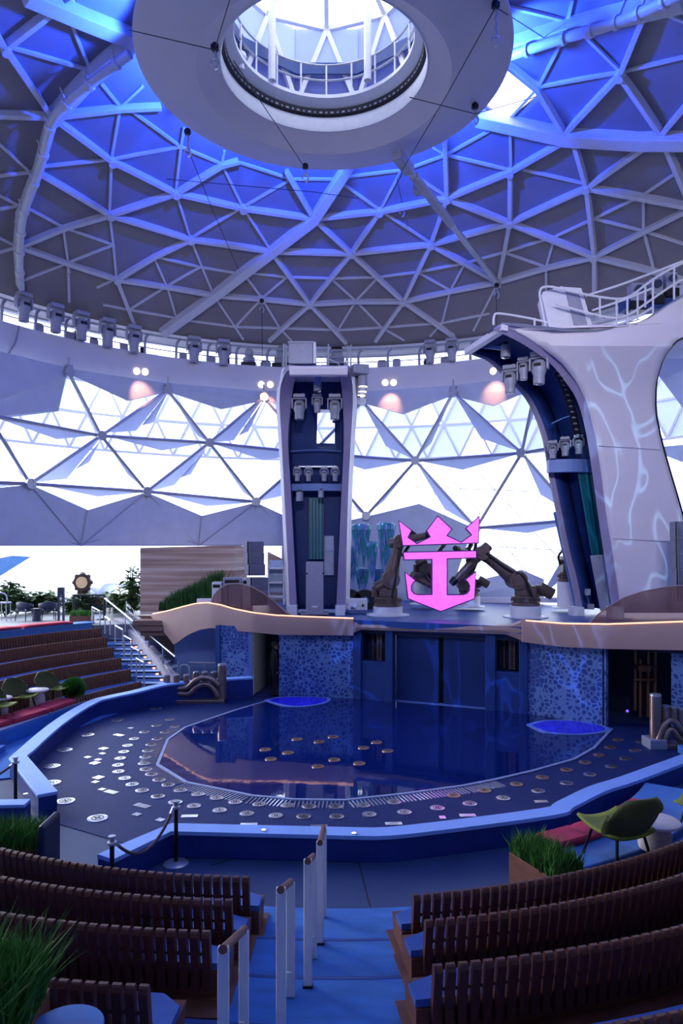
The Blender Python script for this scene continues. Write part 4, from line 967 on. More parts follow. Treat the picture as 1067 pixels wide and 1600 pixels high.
# ================================================================ pink emblem and robot arms
def px_poly(P, ox, oy, sc, Y): return [at(ox+x/sc, oy+y/sc, Y) for x, y in P]
crown = [(208, 75), (280, 128), (262, 165), (305, 195), (370, 162), (352, 130), (412, 50), (490, 122), (465, 155), (535, 188), (585, 152), (555, 118), (632, 52), (627, 198), (228, 212)]
anchor = [(230, 240), (617, 232), (617, 275), (465, 280), (465, 462), (545, 461), (565, 455), (575, 440), (577, 420), (568, 400), (551, 386), (614, 340), (608, 487), (428, 555), (255, 487), (240, 343), (303, 390), (287, 403), (278, 422), (280, 443), (292, 456), (312, 461), (380, 460), (380, 283), (235, 286)]
E = thing('emblem_panel', at(686, 955, 22.9), 'glowing pink crown and anchor emblem on an LED panel held by robots', 'emblem')
for P, nm in ((crown, 'crown_face'), (anchor, 'anchor_face')):
    pts = px_poly(P, 560, 790, 3.334, 22.8); c = sum(pts, V())/len(pts)
    o = MB().prism(pts, V((0, .1, 0))).build(nm.replace('face', 'case'), M_purple, E)
    # inset face
    n = len(pts); ins = []
    A2 = sum(pts[i].x*pts[(i+1) % n].z-pts[(i+1) % n].x*pts[i].z for i in range(n)); sg = 1 if A2 > 0 else -1
    for i in range(n):
        d0 = (pts[i]-pts[i-1]).normalized(); d1 = (pts[(i+1) % n]-pts[i]).normalized()
        n0 = V((-d0.z, 0, d0.x))*sg; n1 = V((-d1.z, 0, d1.x))*sg; b_ = n0+n1; b_ = b_/max(.5, b_.dot(n0)) if b_.length > 1e-3 else n0
        ins.append(pts[i]+b_*.036)
    MB().prism([p+V((0, -.012, 0)) for p in ins], V((0, .02, 0))).build(nm, M_pink, o)
MB().bar(at(680, 868, 22.95), at(700, 842, 22.95), .3, .12).build('mount_plate', M_dark, E)
def robot(base, sh, el, wr, ped_h, label, s=1.0, flip=1):
    b = at(*base); r = thing('robot_arm', b, label, 'robot arm', 'industrial robot arms on the stage')
    MB().lathe([(.0001, 0), (.74*s, 0), (.74*s, .03), (.5*s, .05), (.5*s, ped_h), (.0001, ped_h)], b, 28).build('pedestal', M_white, r, smooth=True)
    z = b+V((0, 0, ped_h)); S_, E_, W_ = at(*sh), at(*el), at(*wr)
    m = MB().lathe([(.0001, 0), (.47*s, 0), (.47*s, .1), (.40*s, .13), (.40*s, .24), (.45*s, .26), (.45*s, .32), (.0001, .33)], z, 24)
    for k in range(18): m.box(z+V((math.cos(k*PI/9)*.46*s, math.sin(k*PI/9)*.46*s, .2)), (.04, .04, .1), k*PI/9)
    m.build('base_ring', M_robot, r, smooth=True)
    m = MB().box(z+V((0, 0, .48)), (.62*s, .55*s, .36)).bar(z+V((0, 0, .5)), S_, .5*s, .45*s); m.build('turret', M_robot, r, bevel=.05)
    m = MB().cyl(S_+V((0, .38*s, 0)), .3*s, .76*s, 20, XM).cyl(S_+V((0, .44*s, 0)), .2*s, .88*s, 16, XM); sh_ = m.build('shoulder_joint', M_robot, r, smooth=True)
    q = z+V((.42*flip*s, -.1, .62)); m = MB().cyl(q, .2*s, .5*s, 16, Matrix.Rotation(.5*flip, 3, 'Y')@YM_).cyl(q+V((0, .1, -.3)), .14*s, .36*s, 12); m.build('motor', mat('robot_motor', (92, 76, 72), .4, .3), sh_, smooth=True)
    d = E_-S_; m = MB().tube([S_, S_+d*.15, S_+d*.5, S_+d*.85, E_], [.24*s, .26*s, .2*s, .17*s, .2*s], 12)
    m.build('lower_arm', M_robot, r, smooth=True)
    m = MB().cyl(E_+V((0, .3*s, 0)), .23*s, .6*s, 18, XM).cyl(E_+V((-.1*flip, .34*s, .06)), .14*s, .7*s, 14, XM); m.build('elbow_joint', M_robot, r, smooth=True)
    d = W_-E_; m = MB().tube([E_-d.normalized()*.35*s, E_, E_+d*.4, W_], [.17*s, .2*s, .15*s, .11*s], 12); fa = m.build('forearm', M_robot, r, smooth=True)
    MB().tube([W_, W_+d.normalized()*.22*s], [.15*s, .12*s], 12).build('wrist', M_dark, fa, smooth=True)
    u = V((-.25*flip*s, -.15, .3*s))
    MB().tube(smooth_path([S_.lerp(E_, .6)+V((-.2*flip*s, -.1, 0)), E_+V((-.42*flip*s, -.12, .1*s)), E_+V((-.22*flip*s, -.15, .46*s)), E_.lerp(W_, .3)+V((0, -.1, .34*s)), E_.lerp(W_, .6)+V((0, 0, .1*s))], 6), .055*s, 8).build('cable', M_black, r, smooth=True)
    MB().tube(smooth_path([z+V((.1, -.42*s, .3)), S_+V((.15, -.45*s, .1)), S_.lerp(E_, .4)+V((.12, -.3*s, 0)), E_+V((.1, -.3*s, 0))], 6), .04*s, 8).build('hose', M_black, r, smooth=True)
robot((606, 961, 23.9), (610, 905, 23.9), (624, 846, 23.9), (668, 836, 23.2), .3, 'left robot arm reaching up behind the pink emblem', 1.0, -1)
robot((821, 964, 23.2), (806, 906, 23.2), (752, 864, 23.3), (712, 905, 23.2), .38, 'right robot arm bent left toward the pink emblem', 1.0, 1)
robot((664, 944, 26.6), (668, 912, 26.6), (652, 902, 26.4), (690, 925, 25.5), .9, 'middle robot arm partly hidden behind the pink emblem', .8, -1)
robot((733, 948, 26), (724, 912, 25.6), (744, 868, 25.2), (715, 858, 24.2), .4, 'robot arm folded behind the right half of the pink emblem', .8, 1)
robot((888, 950, 25.2), (892, 905, 25.4), (885, 876, 25.4), (905, 862, 25.6), .95, 'robot arm on a tall white pedestal beside the right tower', .8, 1)
# hanging iridescent sculptures
SC = [(564, 817, 900, 17, 26.4), (603, 815, 905, 15, 27.6), (581, 845, 912, 10, 25.9), (549, 852, 925, 10, 27.4), (592, 886, 932, 12, 28.4), (566, 886, 930, 12, 27.9), (612, 868, 932, 11, 28.9)]
for i, (x, a_, b_, w_, Y) in enumerate(SC):
    p = at(x, a_, Y); s = Y/F; h = (b_-a_)*s; w2 = w_*s
    r = thing('jellyfish_sculpture', at(x, b_, Y), '%s shimmering hanging jellyfish form from the left between tower and emblem' % ORD[sorted(q[0] for q in SC).index(x)], 'sculpture', 'shimmering jellyfish sculptures')
    MB().lathe([(.0001, 0), (w2*.6, -.02), (w2, -.06*h), (w2*1.02, -.14*h)], p, 18).build('bell', M_irid, r, smooth=True)
    m = MB()
    for k in range(34):
        a = 2*PI*k/34; L = h*random.uniform(.55, 1); rr_ = w2*.85
        m.tube([p+V((rr_*math.cos(a), rr_*math.sin(a), -.12*h)), p+V((rr_*.75*math.cos(a+.2), rr_*.75*math.sin(a+.2), -.12*h-L*.4)), p+V((rr_*.35*math.cos(a+.4), rr_*.35*math.sin(a+.4), -.1*h-L*.85))], [.03, .026, .008], 5)
    m.build('strands', M_irid, r, smooth=True)
# small gear at the deck behind the tower
r = thing('effects_machine', at(557, 953, 24.6), 'small white effects box on the deck right of the middle tower', 'machine')
MB().box(at(557, 944, 24.7), (.75, .4, .4)).build('case', M_white, r, bevel=.02); MB().cyl(at(567, 946, 24.45), .05, .05, 10, XM).build('knob', M_dark, r)
MB().tube([at(544, 952, 24.4), at(548, 945, 24.4), at(556, 948, 24.4)], .09, 10).build('nozzle', M_white, r, smooth=True)
for i, (x, y, Y) in enumerate(((547, 938, 26.5), (570, 938, 26.5))):
    r = thing('cable_drum', at(x, y+4, Y), ['left', 'right'][i]+' dark round drum behind the white effects box', 'drum')
    MB().cyl(at(x, y, Y)+V((0, .3, 0)), .42, .5, 20, XM).build('drum', M_dark, r); MB().cyl(at(x, y, Y)+V((0, -.21, 0)), .16, .03, 14, XM).build('hub', M_teal, r)
def linearray(name, px, y0, y1, Y, w, nseg, bend, lab, side=True):
    r = thing(name, at(px, y1, Y), lab, 'loudspeaker')
    for k in range(nseg):
        t0 = lerp(y0, y1, k/nseg); t1 = lerp(y0, y1, (k+1)/nseg)+.05
        dx = bend*(k/nseg)**1.5; c = at(px+dx, (t0+t1)/2, Y); h = (t1-t0)*Y/F
        rz = .35 if side else -.2; Rm = Matrix.Rotation(rz, 3, 'Z')
        MB().box(c, (w, .6, h), rz).build('cabinet', mat('speaker_cabinet', (126, 128, 148), .5), r, bevel=.015)
        MB().box(c+Rm@V((.08*w, -.31, 0)), (w*.8, .03, h*.9), rz).build('grille', mat('speaker_grille', (92, 96, 122), .6), r)
        MB().box(c+Rm@V((-.44*w, -.31, 0)), (w*.06, .04, h*.96), rz).build('side_flange', M_dark, r)
linearray('line_array', 396, 846, 899, 25.0, .62, 3, 4, 'tall grey stacked loudspeaker column left of the middle tower')
linearray('line_array', 402, 902, 945, 25.0, .66, 2, 0, 'lower grey loudspeaker stack under the tall speaker column')
linearray('line_array', 1064, 815, 938, 21.0, .5, 5, 4, 'dark loudspeaker column at the right edge of the stage', False)
r = thing('equipment_rack', at(432, 945, 26), 'white open equipment shelf behind the left loudspeakers', 'rack')
for y in (888, 910, 932): MB().box(at(432, y, 26), (.6, .5, .05)).build('shelf', M_white, r)
for x in (420, 444): MB().box(at(x, 915, 26), (.05, .5, 1.4)).build('side_panel', M_white, r)
MB().box(at(432, 900, 26.25), (.55, .05, 1.2)).build('back_panel', mat('rack_blue', (170, 186, 220), .6), r)
lamp('SPOT', 'tower_fill_spot', (3.5, 4.8, 12.0), 1700, (.9, .88, 1), (10.2, 22, 8), .5, 64, .9)  # added unseen fill spot that brightens the right tower's wing
# projectors throwing rippling light on the right wing and the doors
def gobo(loc, aim, power, angle, scale, rgb):
    o = lamp('SPOT', 'ripple_projector', loc, power, rgb, aim, .02, angle, .5); d = o.data; d.use_nodes = True; nt = d.node_tree
    em = [n for n in nt.nodes if n.type == 'EMISSION'][0]; tc = nt.nodes.new('ShaderNodeTexCoord'); mp = nt.nodes.new('ShaderNodeMapping'); mp.inputs['Scale'].default_value = scale
    nz = nt.nodes.new('ShaderNodeTexNoise'); nz.inputs['Scale'].default_value = 1.6; nz.inputs['Detail'].default_value = 1.5; nz.inputs['Distortion'].default_value = .6
    nt.links.new(tc.outputs['Normal'], mp.inputs[0]); nt.links.new(mp.outputs[0], nz.inputs['Vector'])
    a = nt.nodes.new('ShaderNodeMath'); a.operation = 'SUBTRACT'; a.inputs[1].default_value = .5; b = nt.nodes.new('ShaderNodeMath'); b.operation = 'ABSOLUTE'
    r = nt.nodes.new('ShaderNodeMapRange'); r.inputs[1].default_value = 0; r.inputs[2].default_value = .022; r.inputs[3].default_value = 1; r.inputs[4].default_value = 0
    nt.links.new(nz.outputs['Fac'], a.inputs[0]); nt.links.new(a.outputs[0], b.inputs[0]); nt.links.new(b.outputs[0], r.inputs[0]); nt.links.new(r.outputs[0], em.inputs['Strength'])
gobo((4, 8, 11), at(1000, 760, 22.4), 4800, 34, (7, 4, 7), (.35, .75, 1))
gobo((1, 8, 11), at(720, 1040, 21.2), 9000, 34, (8, 5, 8), (.12, .3, 1))

# ================================================================ seating
FC = V((0, 17.0)); FB = V((-.75, 17.0))
def bench(c, R, a0, a1, z, lab, group, H=.53, full=True, plat=None, ext=0):
    am = (a0+a1)/2; r = thing('slatted_bench', pol(R, am, z, c), lab, 'bench', group)
    n = max(4, int(R*abs(a1-a0)/.112)); m = MB(); q = .12 if plat else .02; sh = H*.4 if plat else .12
    for k in range(n+1):
        a = a0+(a1-a0)*k/n; ca, sa = math.cos(a), math.sin(a); t = V((-sa, ca, 0))*.039
        prof = [(0, q), (.075, q), (.085, sh), (.15, H-.05), (.135, H-.012), (.12, H), (.085, H), (.07, H-.02), (.012, sh)]
        P = [pol(R+x, a, z+y, c) for x, y in prof]
        m.prism([p-t for p in P], t*2)
    m.build('backrest', M_wood, r)
    MB().tube([pol(R+.055, a0+(a1-a0)*k/40, z+lerp(sh, H, .42), c) for k in range(41)], .016, 6).build('cross_rod', M_dark, r)
    S_ = 36; rows = []; e = RAD(ext); b0, b1 = (a0-(e if c == FB and am > 1.5*PI else 0), a1+(e if c == FB and am < 1.5*PI else 0))
    for k in range(S_+1):
        a = b0+(b1-b0)*k/S_; w = .47-(.16*(1-min(1, (k if am > 1.5*PI else S_-k)/2)) if plat else 0)
        rows.append([pol(R+x, a, z+y+sh-.27, c) for x, y in ((-.02, .25), (-w+.03, .23), (-w, .26), (-w, .28), (-w+.03, .305), (-.2, .31), (-.02, .32))])
    MB().loft(rows, True, True).build('seat_pad', M_pad, r, smooth=True)
    MB().loft([[pol(R+x, b0+(b1-b0)*k/S_, z+y, c) for x, y in ((-.38, .0), (-.49, sh-.05), (-.0, sh-.03), (.0, .0))] for k in range(S_+1)], True, True).build('seat_base', M_woodbase, r)
    if plat:
        b0, b1 = plat
        MB().loft([[pol(R+x, b0+(b1-b0)*k/S_, z+y, c) for x, y in ((-.5, .001), (-.5, .02), (.3, .02), (.3, .001))] for k in range(S_+1)], True, True).build('platform', M_woodbase, r)
    return r
def cushion(c, R0, R1, a0, a1, z, m, lab, h=.11, group=None, name='seat_cushion'):
    r = thing(name, pol((R0+R1)/2, (a0+a1)/2, z, c), lab, 'cushion', group); n = 8; rows = []
    for k in range(n+1):
        a = a0+(a1-a0)*k/n; e = .03 if k in (0, n) else 0
        rows.append([pol(R0+.03, a, z, c), pol(R0, a, z+.03, c), pol(R0, a, z+h-.03-e*.5, c), pol(R0+.03, a, z+h-e, c), pol(R1-.03, a, z+h-e, c), pol(R1, a, z+h-.03-e*.5, c), pol(R1, a, z+.03, c), pol(R1-.03, a, z, c)])
    MB().loft(rows, True, True).build('pad', m, r, smooth=True)
    MB().tube([pol(R0, a0+(a1-a0)*k/n, z+h*.55, c) for k in range(n+1)], .012, 6).build('piping', m, r)
    return r
RAD = math.radians
# foreground tiers
NT = 11
for k in range(NT):
    R = 8.0+.916*k
    struct(MB().arcbox(FC, R, R+.93 if k < NT-1 else 24, 0, .18+.12*k, RAD(183), RAD(357), 72).build('floor_tier', M_carpet))
    if 0 < k < 6: struct(MB().arcbox(FC, R+.0, R+.05, .18+.12*k-.004, .18+.12*k+.004, RAD(262.4), RAD(274.5), 8).build('trim_13', mat('step_nosing', (38, 74, 140), .7)))
def tz(k): return .18+.12*k
for rows_, side, pl in ((((384, 1370), 224.6+14, None), ((357, 1406), 228, None), ((322, 1455), 224, None), ((225, 1540), 248.5, None)), 'left', 1), ((((651, 1398), 320, None), ((670, 1438), 318, None), ((684, 1508), 316, None), ((880, 1612), 314, None)), 'right', -1):
    for k, ((px, py), aend, _) in enumerate(rows_):
        kap = (py-HY)/F; Y = 2.78/(kap-.131); p = at(px, py, Y); z = tz(int(((V((p.x, p.y))-FC).length-8)/.916)); H = p.z-z; R = (V((p.x, p.y))-FB).length
        aa = math.degrees(math.atan2(p.y-17, p.x-FB.x)) % 360
        a0, a1 = (aend, aa) if side == 'left' else (aa, aend)
        bench(FB, R-.11, RAD(a0), RAD(a1), z, '%s slatted bench from the pool, %s of the aisle' % (ORD[k], side), 'slatted benches %s of the aisle' % side, H=H, plat=(RAD(a0), RAD(a1+1.3)) if side == 'left' else (RAD(a0-1.3), RAD(a1)), ext=.85 if side == 'right' else .9)
# aisle handrails
for i, (xn, Yn, tn, xf, Yf, tf, k) in enumerate(((500, 7.98, 1314, 505, 8.8, 1293, 1), (481, 7.0, 1342, 489, 7.7, 1338, 2), (439, 6.1, 1386, 454, 6.85, 1378, 3), (349, 5.2, 1478, 381, 5.95, 1453, 4))):
    p, q = at(xn, tn, Yn), at(xf, tf, Yf); zp, zq = tz(k), tz(max(0, k-1))
    R_ = (V((p.x, p.y))-FC).length; zp = tz(int((R_-8)/.916)); R_ = (V((q.x, q.y))-FC).length; zq = tz(max(0, int((R_-8)/.916)))
    r = thing('aisle_handrail', V((p.x, p.y, zp)), '%s white aisle handrail with a wooden grip, counted from the pool' % ORD[i], 'handrail', 'aisle handrails')
    MB().box((p.x, p.y, (zp+p.z)/2), (.085, .05, p.z-zp)).build('post', M_white, r, bevel=.012); MB().box((q.x, q.y, (zq+q.z)/2), (.085, .05, q.z-zq)).build('post', M_white, r, bevel=.012)
    MB().tube([p+V((0, -.03, -.01)), q+V((0, .03, -.01))], .034, 10).build('grip', mat('grip_wood', (120, 76, 66), .45, var=.2), r, smooth=True)
    MB().box((p.x, p.y, zp+.012), (.1, .07, .024)).build('foot', M_dark, r); MB().box((q.x-.01, q.y-.03, zq+.16), (.05, .03, .2)).build('foot_plate', M_white, r)

# ---- stanchions and rope
def stanchion(p, h, lab):
    r = thing('rope_stanchion', p, lab, 'stanchion', 'rope stanchions')
    MB().lathe([(.0001, 0), (.19, 0), (.19, .015), (.16, .03), (.03, .045), (.03, .05)], p, 24).build('base', M_steel, r, smooth=True)
    MB().tube([p+V((0, 0, .03)), p+V((0, 0, h-.1))], .032, 12).build('pole', M_dark, r, smooth=True)
    MB().lathe([(.03, h-.12), (.065, h-.115), (.07, h-.1), (.065, h-.085), (.035, h-.08), (.035, h-.03), (.05, h-.025), (.05, h-.005), (.0001, h)], p, 16).build('collar', M_steel, r, smooth=True)
    return p+V((0, 0, h-.1))
s1 = stanchion(atz(275, 1350, 0), .97, 'chrome rope stanchion beside the end of the low front wall')
s2 = stanchion(V((at(175, 1302, 9.42).x, 9.42, 0)), .95, 'rope stanchion standing behind the first left bench')
s3 = stanchion(V((-6.05, 12.95, 0)), .97, 'rope stanchion behind the low wall at far left')
def rope(a, b, sag, lab):
    P = [a.lerp(b, k/20)+V((0, 0, -sag*4*(k/20)*(1-k/20))) for k in range(21)]; r = thing('barrier_rope', a, lab, 'rope')
    MB().tube(P, .022, 8).build('rope', mat('rope_brown', (84, 68, 84), .8), r, smooth=True)
    m = MB(); m.tube(P[:2], .028, 8); m.build('end_hook', M_steel, r); MB().tube(P[-2:], .028, 8).build('end_hook', M_steel, r)
rope(s1+V((-.03, -.03, 0)), s2+V((.03, .03, 0)), .38, 'drooping barrier rope between the two stanchions at the wall gap')
rope(s3, s3+V((-1.8, -.4, 0)), .4, 'drooping barrier rope running off to the left')

# ---- grass planters
def grass(mb, c, ax, ay, h, n, w=.012, lean=.25):
    for i in range(n):
        u, v = random.uniform(-.5, .5), random.uniform(-.5, .5); b = c+ax*u+ay*v
        H = h*random.uniform(.65, 1.1); d = V((random.gauss(0, lean), random.gauss(0, lean), 0))*H; a = random.uniform(0, PI); t = V((math.cos(a), math.sin(a), 0))*w
        m1 = b+d*.3+V((0, 0, H*.55)); m2 = b+d+V((0, 0, H))
        mb.add([b-t, b+t, m1+t*.8, m1-t*.8, m2], [(0, 1, 2, 3), (3, 2, 4)])
def planter(c, lx, ly, h, rz, gh, n, lab, boxm, w=.012, lean=.25):
    r = thing('grass_planter', c, lab, 'planter'); M = Matrix.Rotation(rz, 3, 'Z'); ax, ay = M@V((lx, 0, 0)), M@V((0, ly, 0))
    m = MB(); t = .04
    for s in (-1, 1): m.box(c+ax*.5*s*(1-t/lx)+V((0, 0, h/2)), (t, ly, h), rz); m.box(c+ay*.5*s*(1-t/ly)+V((0, 0, h/2)), (lx-2*t, t, h), rz)
    m.build('box', boxm, r, bevel=.006)
    MB().box(c+V((0, 0, h*.9-.05)), (lx-.08, ly-.08, .08), rz).build('soil', mat('soil', (40, 30, 24), .95), r)
    g = MB(); grass(g, c+V((0, 0, h*.88)), ax*.94, ay*.94, gh, n, w, lean); g.build('grass', M_grass, r, recalc=False)
    return r
planter(V((2.78, 9.5, 0)), .5, .95, .55, .42, .36, 1500, 'wooden planter of tall green grass beside the first right bench', M_woodbase)
planter(V((-5.1, 10.25, 0)), 1.5, .6, .5, .05, .42, 1700, 'low planter of green grass at the left beside the wall gap', M_woodbase)
pan = tag(MB().box((-4.27, 10.2, .46), (.1, .62, .86)).build('end_screen', M_deep, bevel=.05), 'dark rounded end screen standing against the left grass planter', 'screen')
planter(V((-2.5, 5.0, tz(4)+.12)), .55, .8, .62, .1, .62, 1500, 'big bushy grass planter in the lower left corner of the seating', M_woodbase, .012, .32)
# round blue table bottom left
p = at(102, 1606, 5.05); r = thing('round_table', V((p.x, p.y, tz(4))), 'round blue table top beside the bushy grass planter', 'table')
MB().cyl(V((p.x, p.y, p.z-.03)), .27, .03, 32).build('table_top', mat('blue_table', (60, 120, 190), .35), r, bevel=.008); MB().tube([V((p.x, p.y, tz(4))), V((p.x, p.y, p.z-.03))], .04, 10).build('pedestal', M_dark, r); MB().cyl(V((p.x, p.y, tz(4))), .18, .03, 20).build('foot', M_dark, r)

# ---- green shell chairs, stone tables, cushions on the lounge plinths
def make_chair(p, rz, lab, s=1.0):                    # faces local +x
    r = thing('shell_chair', V((0, 0, 0)), lab, 'chair', 'green shell lounge chairs')
    rows = []
    for i in range(9):
        v = i/8; x = lerp(.36, -.26, v); z0 = .40-.05*math.sin(v*PI*.6); w_ = .30+.05*math.sin(v*PI)
        rows.append([V((x, y*w_, z0+.06*abs(y)**2.5*(1-.2*v))) for y in [k/5-1 for k in range(11)]])
    MB().loft(rows).build('seat', M_green, r, smooth=True, solid=.035)
    rows = []
    for i in range(11):
        v = i/10; x = -.2-.26*v-.03*math.sin(v*PI); z0 = .32+.54*v; w_ = .40*(1-abs(2*v-.9)**3.2*.34)
        rows.append([V((x+.13*abs(y)**2.2, y*w_, z0-.05*(abs(y)**4)*(1 if v > .5 else -1))) for y in [k/6-1 for k in range(13)]])
    MB().loft(rows).build('backrest', mat('olive_back', (74, 80, 30), .7, var=.1, bump=.5, bscale=110), r, smooth=True, solid=.035)
    for x, y in ((.26, .24), (.26, -.24), (-.22, .24), (-.22, -.24)): MB().tube([V((x*.8, y*.8, .37)), V((x*1.15, y*1.1, 0))], .018, 8).build('leg', M_dark, r, smooth=True)
    m = MB()
    for y in (.19, -.19): m.tube([V((.21, y, .37)), V((-.2, y, .34))], .014, 6)
    m.tube([V((0, .19, .355)), V((0, -.19, .355))], .014, 6); m.build('under_frame', M_dark, r)
    r.location = p; r.rotation_euler = (0, 0, rz); r.scale = (s,)*3
    return r
ZP = .36
CH = make_chair(V((3.98, 10.02, ZP)), RAD(112), 'green shell chair seen from behind at the right, beside a round stone table', 1.22)
dup(CH, V((5.75, 11.1, ZP)), RAD(140), 'green shell chair cut off by the right edge of the picture')
def stone_table(p, h, rt, lab):
    r = thing('stone_table', p, lab, 'table', 'round stone side tables')
    MB().lathe([(.0001, h-.06), (rt-.03, h-.06), (rt, h-.045), (rt, h-.015), (rt-.02, h), (.0001, h)], p, 32).build('table_top', M_stone, r, smooth=True)
    MB().lathe([(rt*.62, 0), (rt*.66, .05), (rt*.66, h*.5), (rt*.58, h*.75), (rt*.5, h-.06)], p, 28).build('pedestal', M_stone, r, smooth=True)
stone_table(V((4.68, 10.42, ZP)), .42, .36, 'round stone side table between the right green chairs')
M_plinth = mat('lounge_plinth', (56, 120, 196), .5, var=.08)
struct(MB().arcbox(FC, 6.85, 7.99, 0, ZP, RAD(294.5), RAD(328), 24).build('lounge_plinth', M_plinth, bevel=.03))
for i, (a0, a1) in enumerate(((295, 301.5), (301, 309), (309.5, 317.5))):
    cushion(FC, 6.95, 7.42, RAD(a0), RAD(a1), ZP, M_red, '%s red seat cushion from the left on the right lounge ledge' % ORD[i], group='red cushions on the right lounge ledge')
# left lounge ledge along the low wall
LP = [atz(0, 1141, .42), atz(40, 1128, .42), atz(80, 1113, .42), atz(134, 1095, .42)]
LPI = [p+V((-1.5, .5, 0)) for p in LP]; LPI[-1] = LP[-1]+V((-.6, .9, 0))
pts = [V((-9.6, 15.4, .42))]+LP+LPI[::-1]+[V((-11.5, 15.5, .42))]
struct(MB().prism([V((p.x, p.y, 0)) for p in pts], V((0, 0, .405))).build('lounge_plinth', M_plinth, bevel=.04))
struct(MB().prism([V((p.x, p.y, .405)) for p in pts], V((0, 0, .015))).build('floor_lounge', mat('pale_tiles', (186, 190, 206), .6)))
def quadcushion(P, lab):
    r = thing('seat_cushion', sum(P, V())/4, lab, 'cushion', 'red cushions on the left lounge ledge')
    MB().prism(P, V((0, 0, .13))).build('pad', M_red, r, bevel=.03)
    q = [p+V((0, 0, .065)) for p in P]; c_ = sum(q, V())/4; MB().tube([c_+(p-c_)*1.005 for p in q+[q[0]]], .012, 6).build('piping', M_red, r)
e0, e1 = V((-8.72, 16.4, .42)), LP[-1]+V((-.05, -.12, 0)); nrm = V((-.95, .3, 0))
tt_ = [(.0, .3), (.315, .64), (.655, .95)]
for i, (t0, t1) in enumerate(tt_):
    a, b = e0.lerp(e1, t0)+V((-.05, 0, 0)), e0.lerp(e1, t1)+V((-.05, 0, 0))
    a = a+V((.16*math.sin(PI*t0), 0, 0)); b = b+V((.16*math.sin(PI*t1), 0, 0))
    quadcushion([a, b, b+nrm*.62, a+nrm*.62], '%s red seat cushion from the left edge on the left lounge ledge' % ORD[i])
for i, (x, y, lab) in enumerate(((0, 1128, 'green shell chair cut off by the left edge of the picture'), (36, 1112, 'middle green shell chair on the left lounge ledge'), (85, 1099, 'green shell chair nearest the round shrub on the left ledge'))):
    q = atz(x, y, .42); q += V((-.1, .1, 0)); dup(CH, V((q.x, q.y, .42)), RAD(-25), lab, scale=1.0)
q = atz(62, 1106, .42); stone_table(V((q.x-.1, q.y+.1, .42)), .5, .3, 'round stone side table between two green chairs at left')
q = atz(3, 1120, .42); stone_table(V((q.x-.1, q.y+.1, .42)), .5, .3, 'round stone side table at the left picture edge')
def shrub(c, r_, n, lab, lw=.03):
    o = thing('round_shrub', c, lab, 'shrub'); m = MB()
    for i in range(n):
        d = V((random.gauss(0, 1), random.gauss(0, 1), random.gauss(0, 1))).normalized(); p = c+V((0, 0, r_*1.1))+V((d.x*r_, d.y*r_, d.z*r_*.95))*random.uniform(.8, 1.05)
        t = d.orthogonal().normalized()*lw; u = (d+V((0, 0, .4)))*lw*2.2
        m.add([p-t, p+u, p+t, p-u*.5], [(0, 1, 2, 3)])
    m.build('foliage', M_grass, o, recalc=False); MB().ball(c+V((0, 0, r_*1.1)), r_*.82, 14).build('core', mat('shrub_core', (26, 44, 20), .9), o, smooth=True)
    MB().lathe([(.0001, 0), (r_*.6, 0), (r_*.72, r_*.5), (r_*.66, r_*.5)], c, 20).build('pot', M_woodbase, o, smooth=True)
q = atz(119, 1098, .42); shrub(V((q.x-.2, q.y+.35, .42)), .3, 900, 'round green shrub in a pot between green chair and left benches')

# ================================================================ left grandstand
SC_ = V((1.4, 17.2))
EA = [146, 143.6, 141.6, 139.8, 138.2, 136.7]
for k in range(6):
    R = 9.34+1.05*k; z = .03+.24*k; a0 = RAD(EA[k]); a1 = RAD(197)
    struct(MB().arcbox(SC_, R-.72, R+.36, 0, max(.03, z), a0, a1, 40).build('floor_tier', M_carpet))
    bench(SC_, R, a0+.01, RAD(192 if k else 163), z, '%s curved slatted bench from the pool in the left grandstand' % ORD[k], 'curved slatted benches in the left grandstand', H=.55)
# terrace and its blue bench
ZT = 1.84
tb = thing('terrace_bench', pol(15.5, RAD(160), 1.4, SC_), 'long bright blue bench along the top of the left grandstand', 'bench')
MB().arcbox(SC_, 15.2, 15.8, 1.3, 1.92, RAD(137.6), RAD(192), 40).build('bench_base', M_plinth, tb); MB().arcbox(SC_, 15.15, 15.85, 1.92, 1.97, RAD(137.2), RAD(192), 40).build('bench_top', M_plinth, tb)
for i, (a0, a1) in enumerate(((140.5, 148), (148.3, 158), (158.3, 168), (168.3, 178))):
    cushion(SC_, 15.2, 15.75, RAD(a0), RAD(a1), 1.97, M_red, '%s red cushion from the stairs on the blue terrace bench' % ORD[i], .1, 'red cushions on the terrace bench')
struct(MB().prism([V((x, y, 0)) for x, y in [(-8.6, 28.0), (-9.8, 27.6)]+[tuple(pol(15.8, RAD(a), 0, SC_)[:2]) for a in range(138, 196, 4)]+[(-26, 12), (-26, 44), (-6, 44), (-6, 30)]], V((0, 0, ZT))).build('floor_terrace', M_terr))
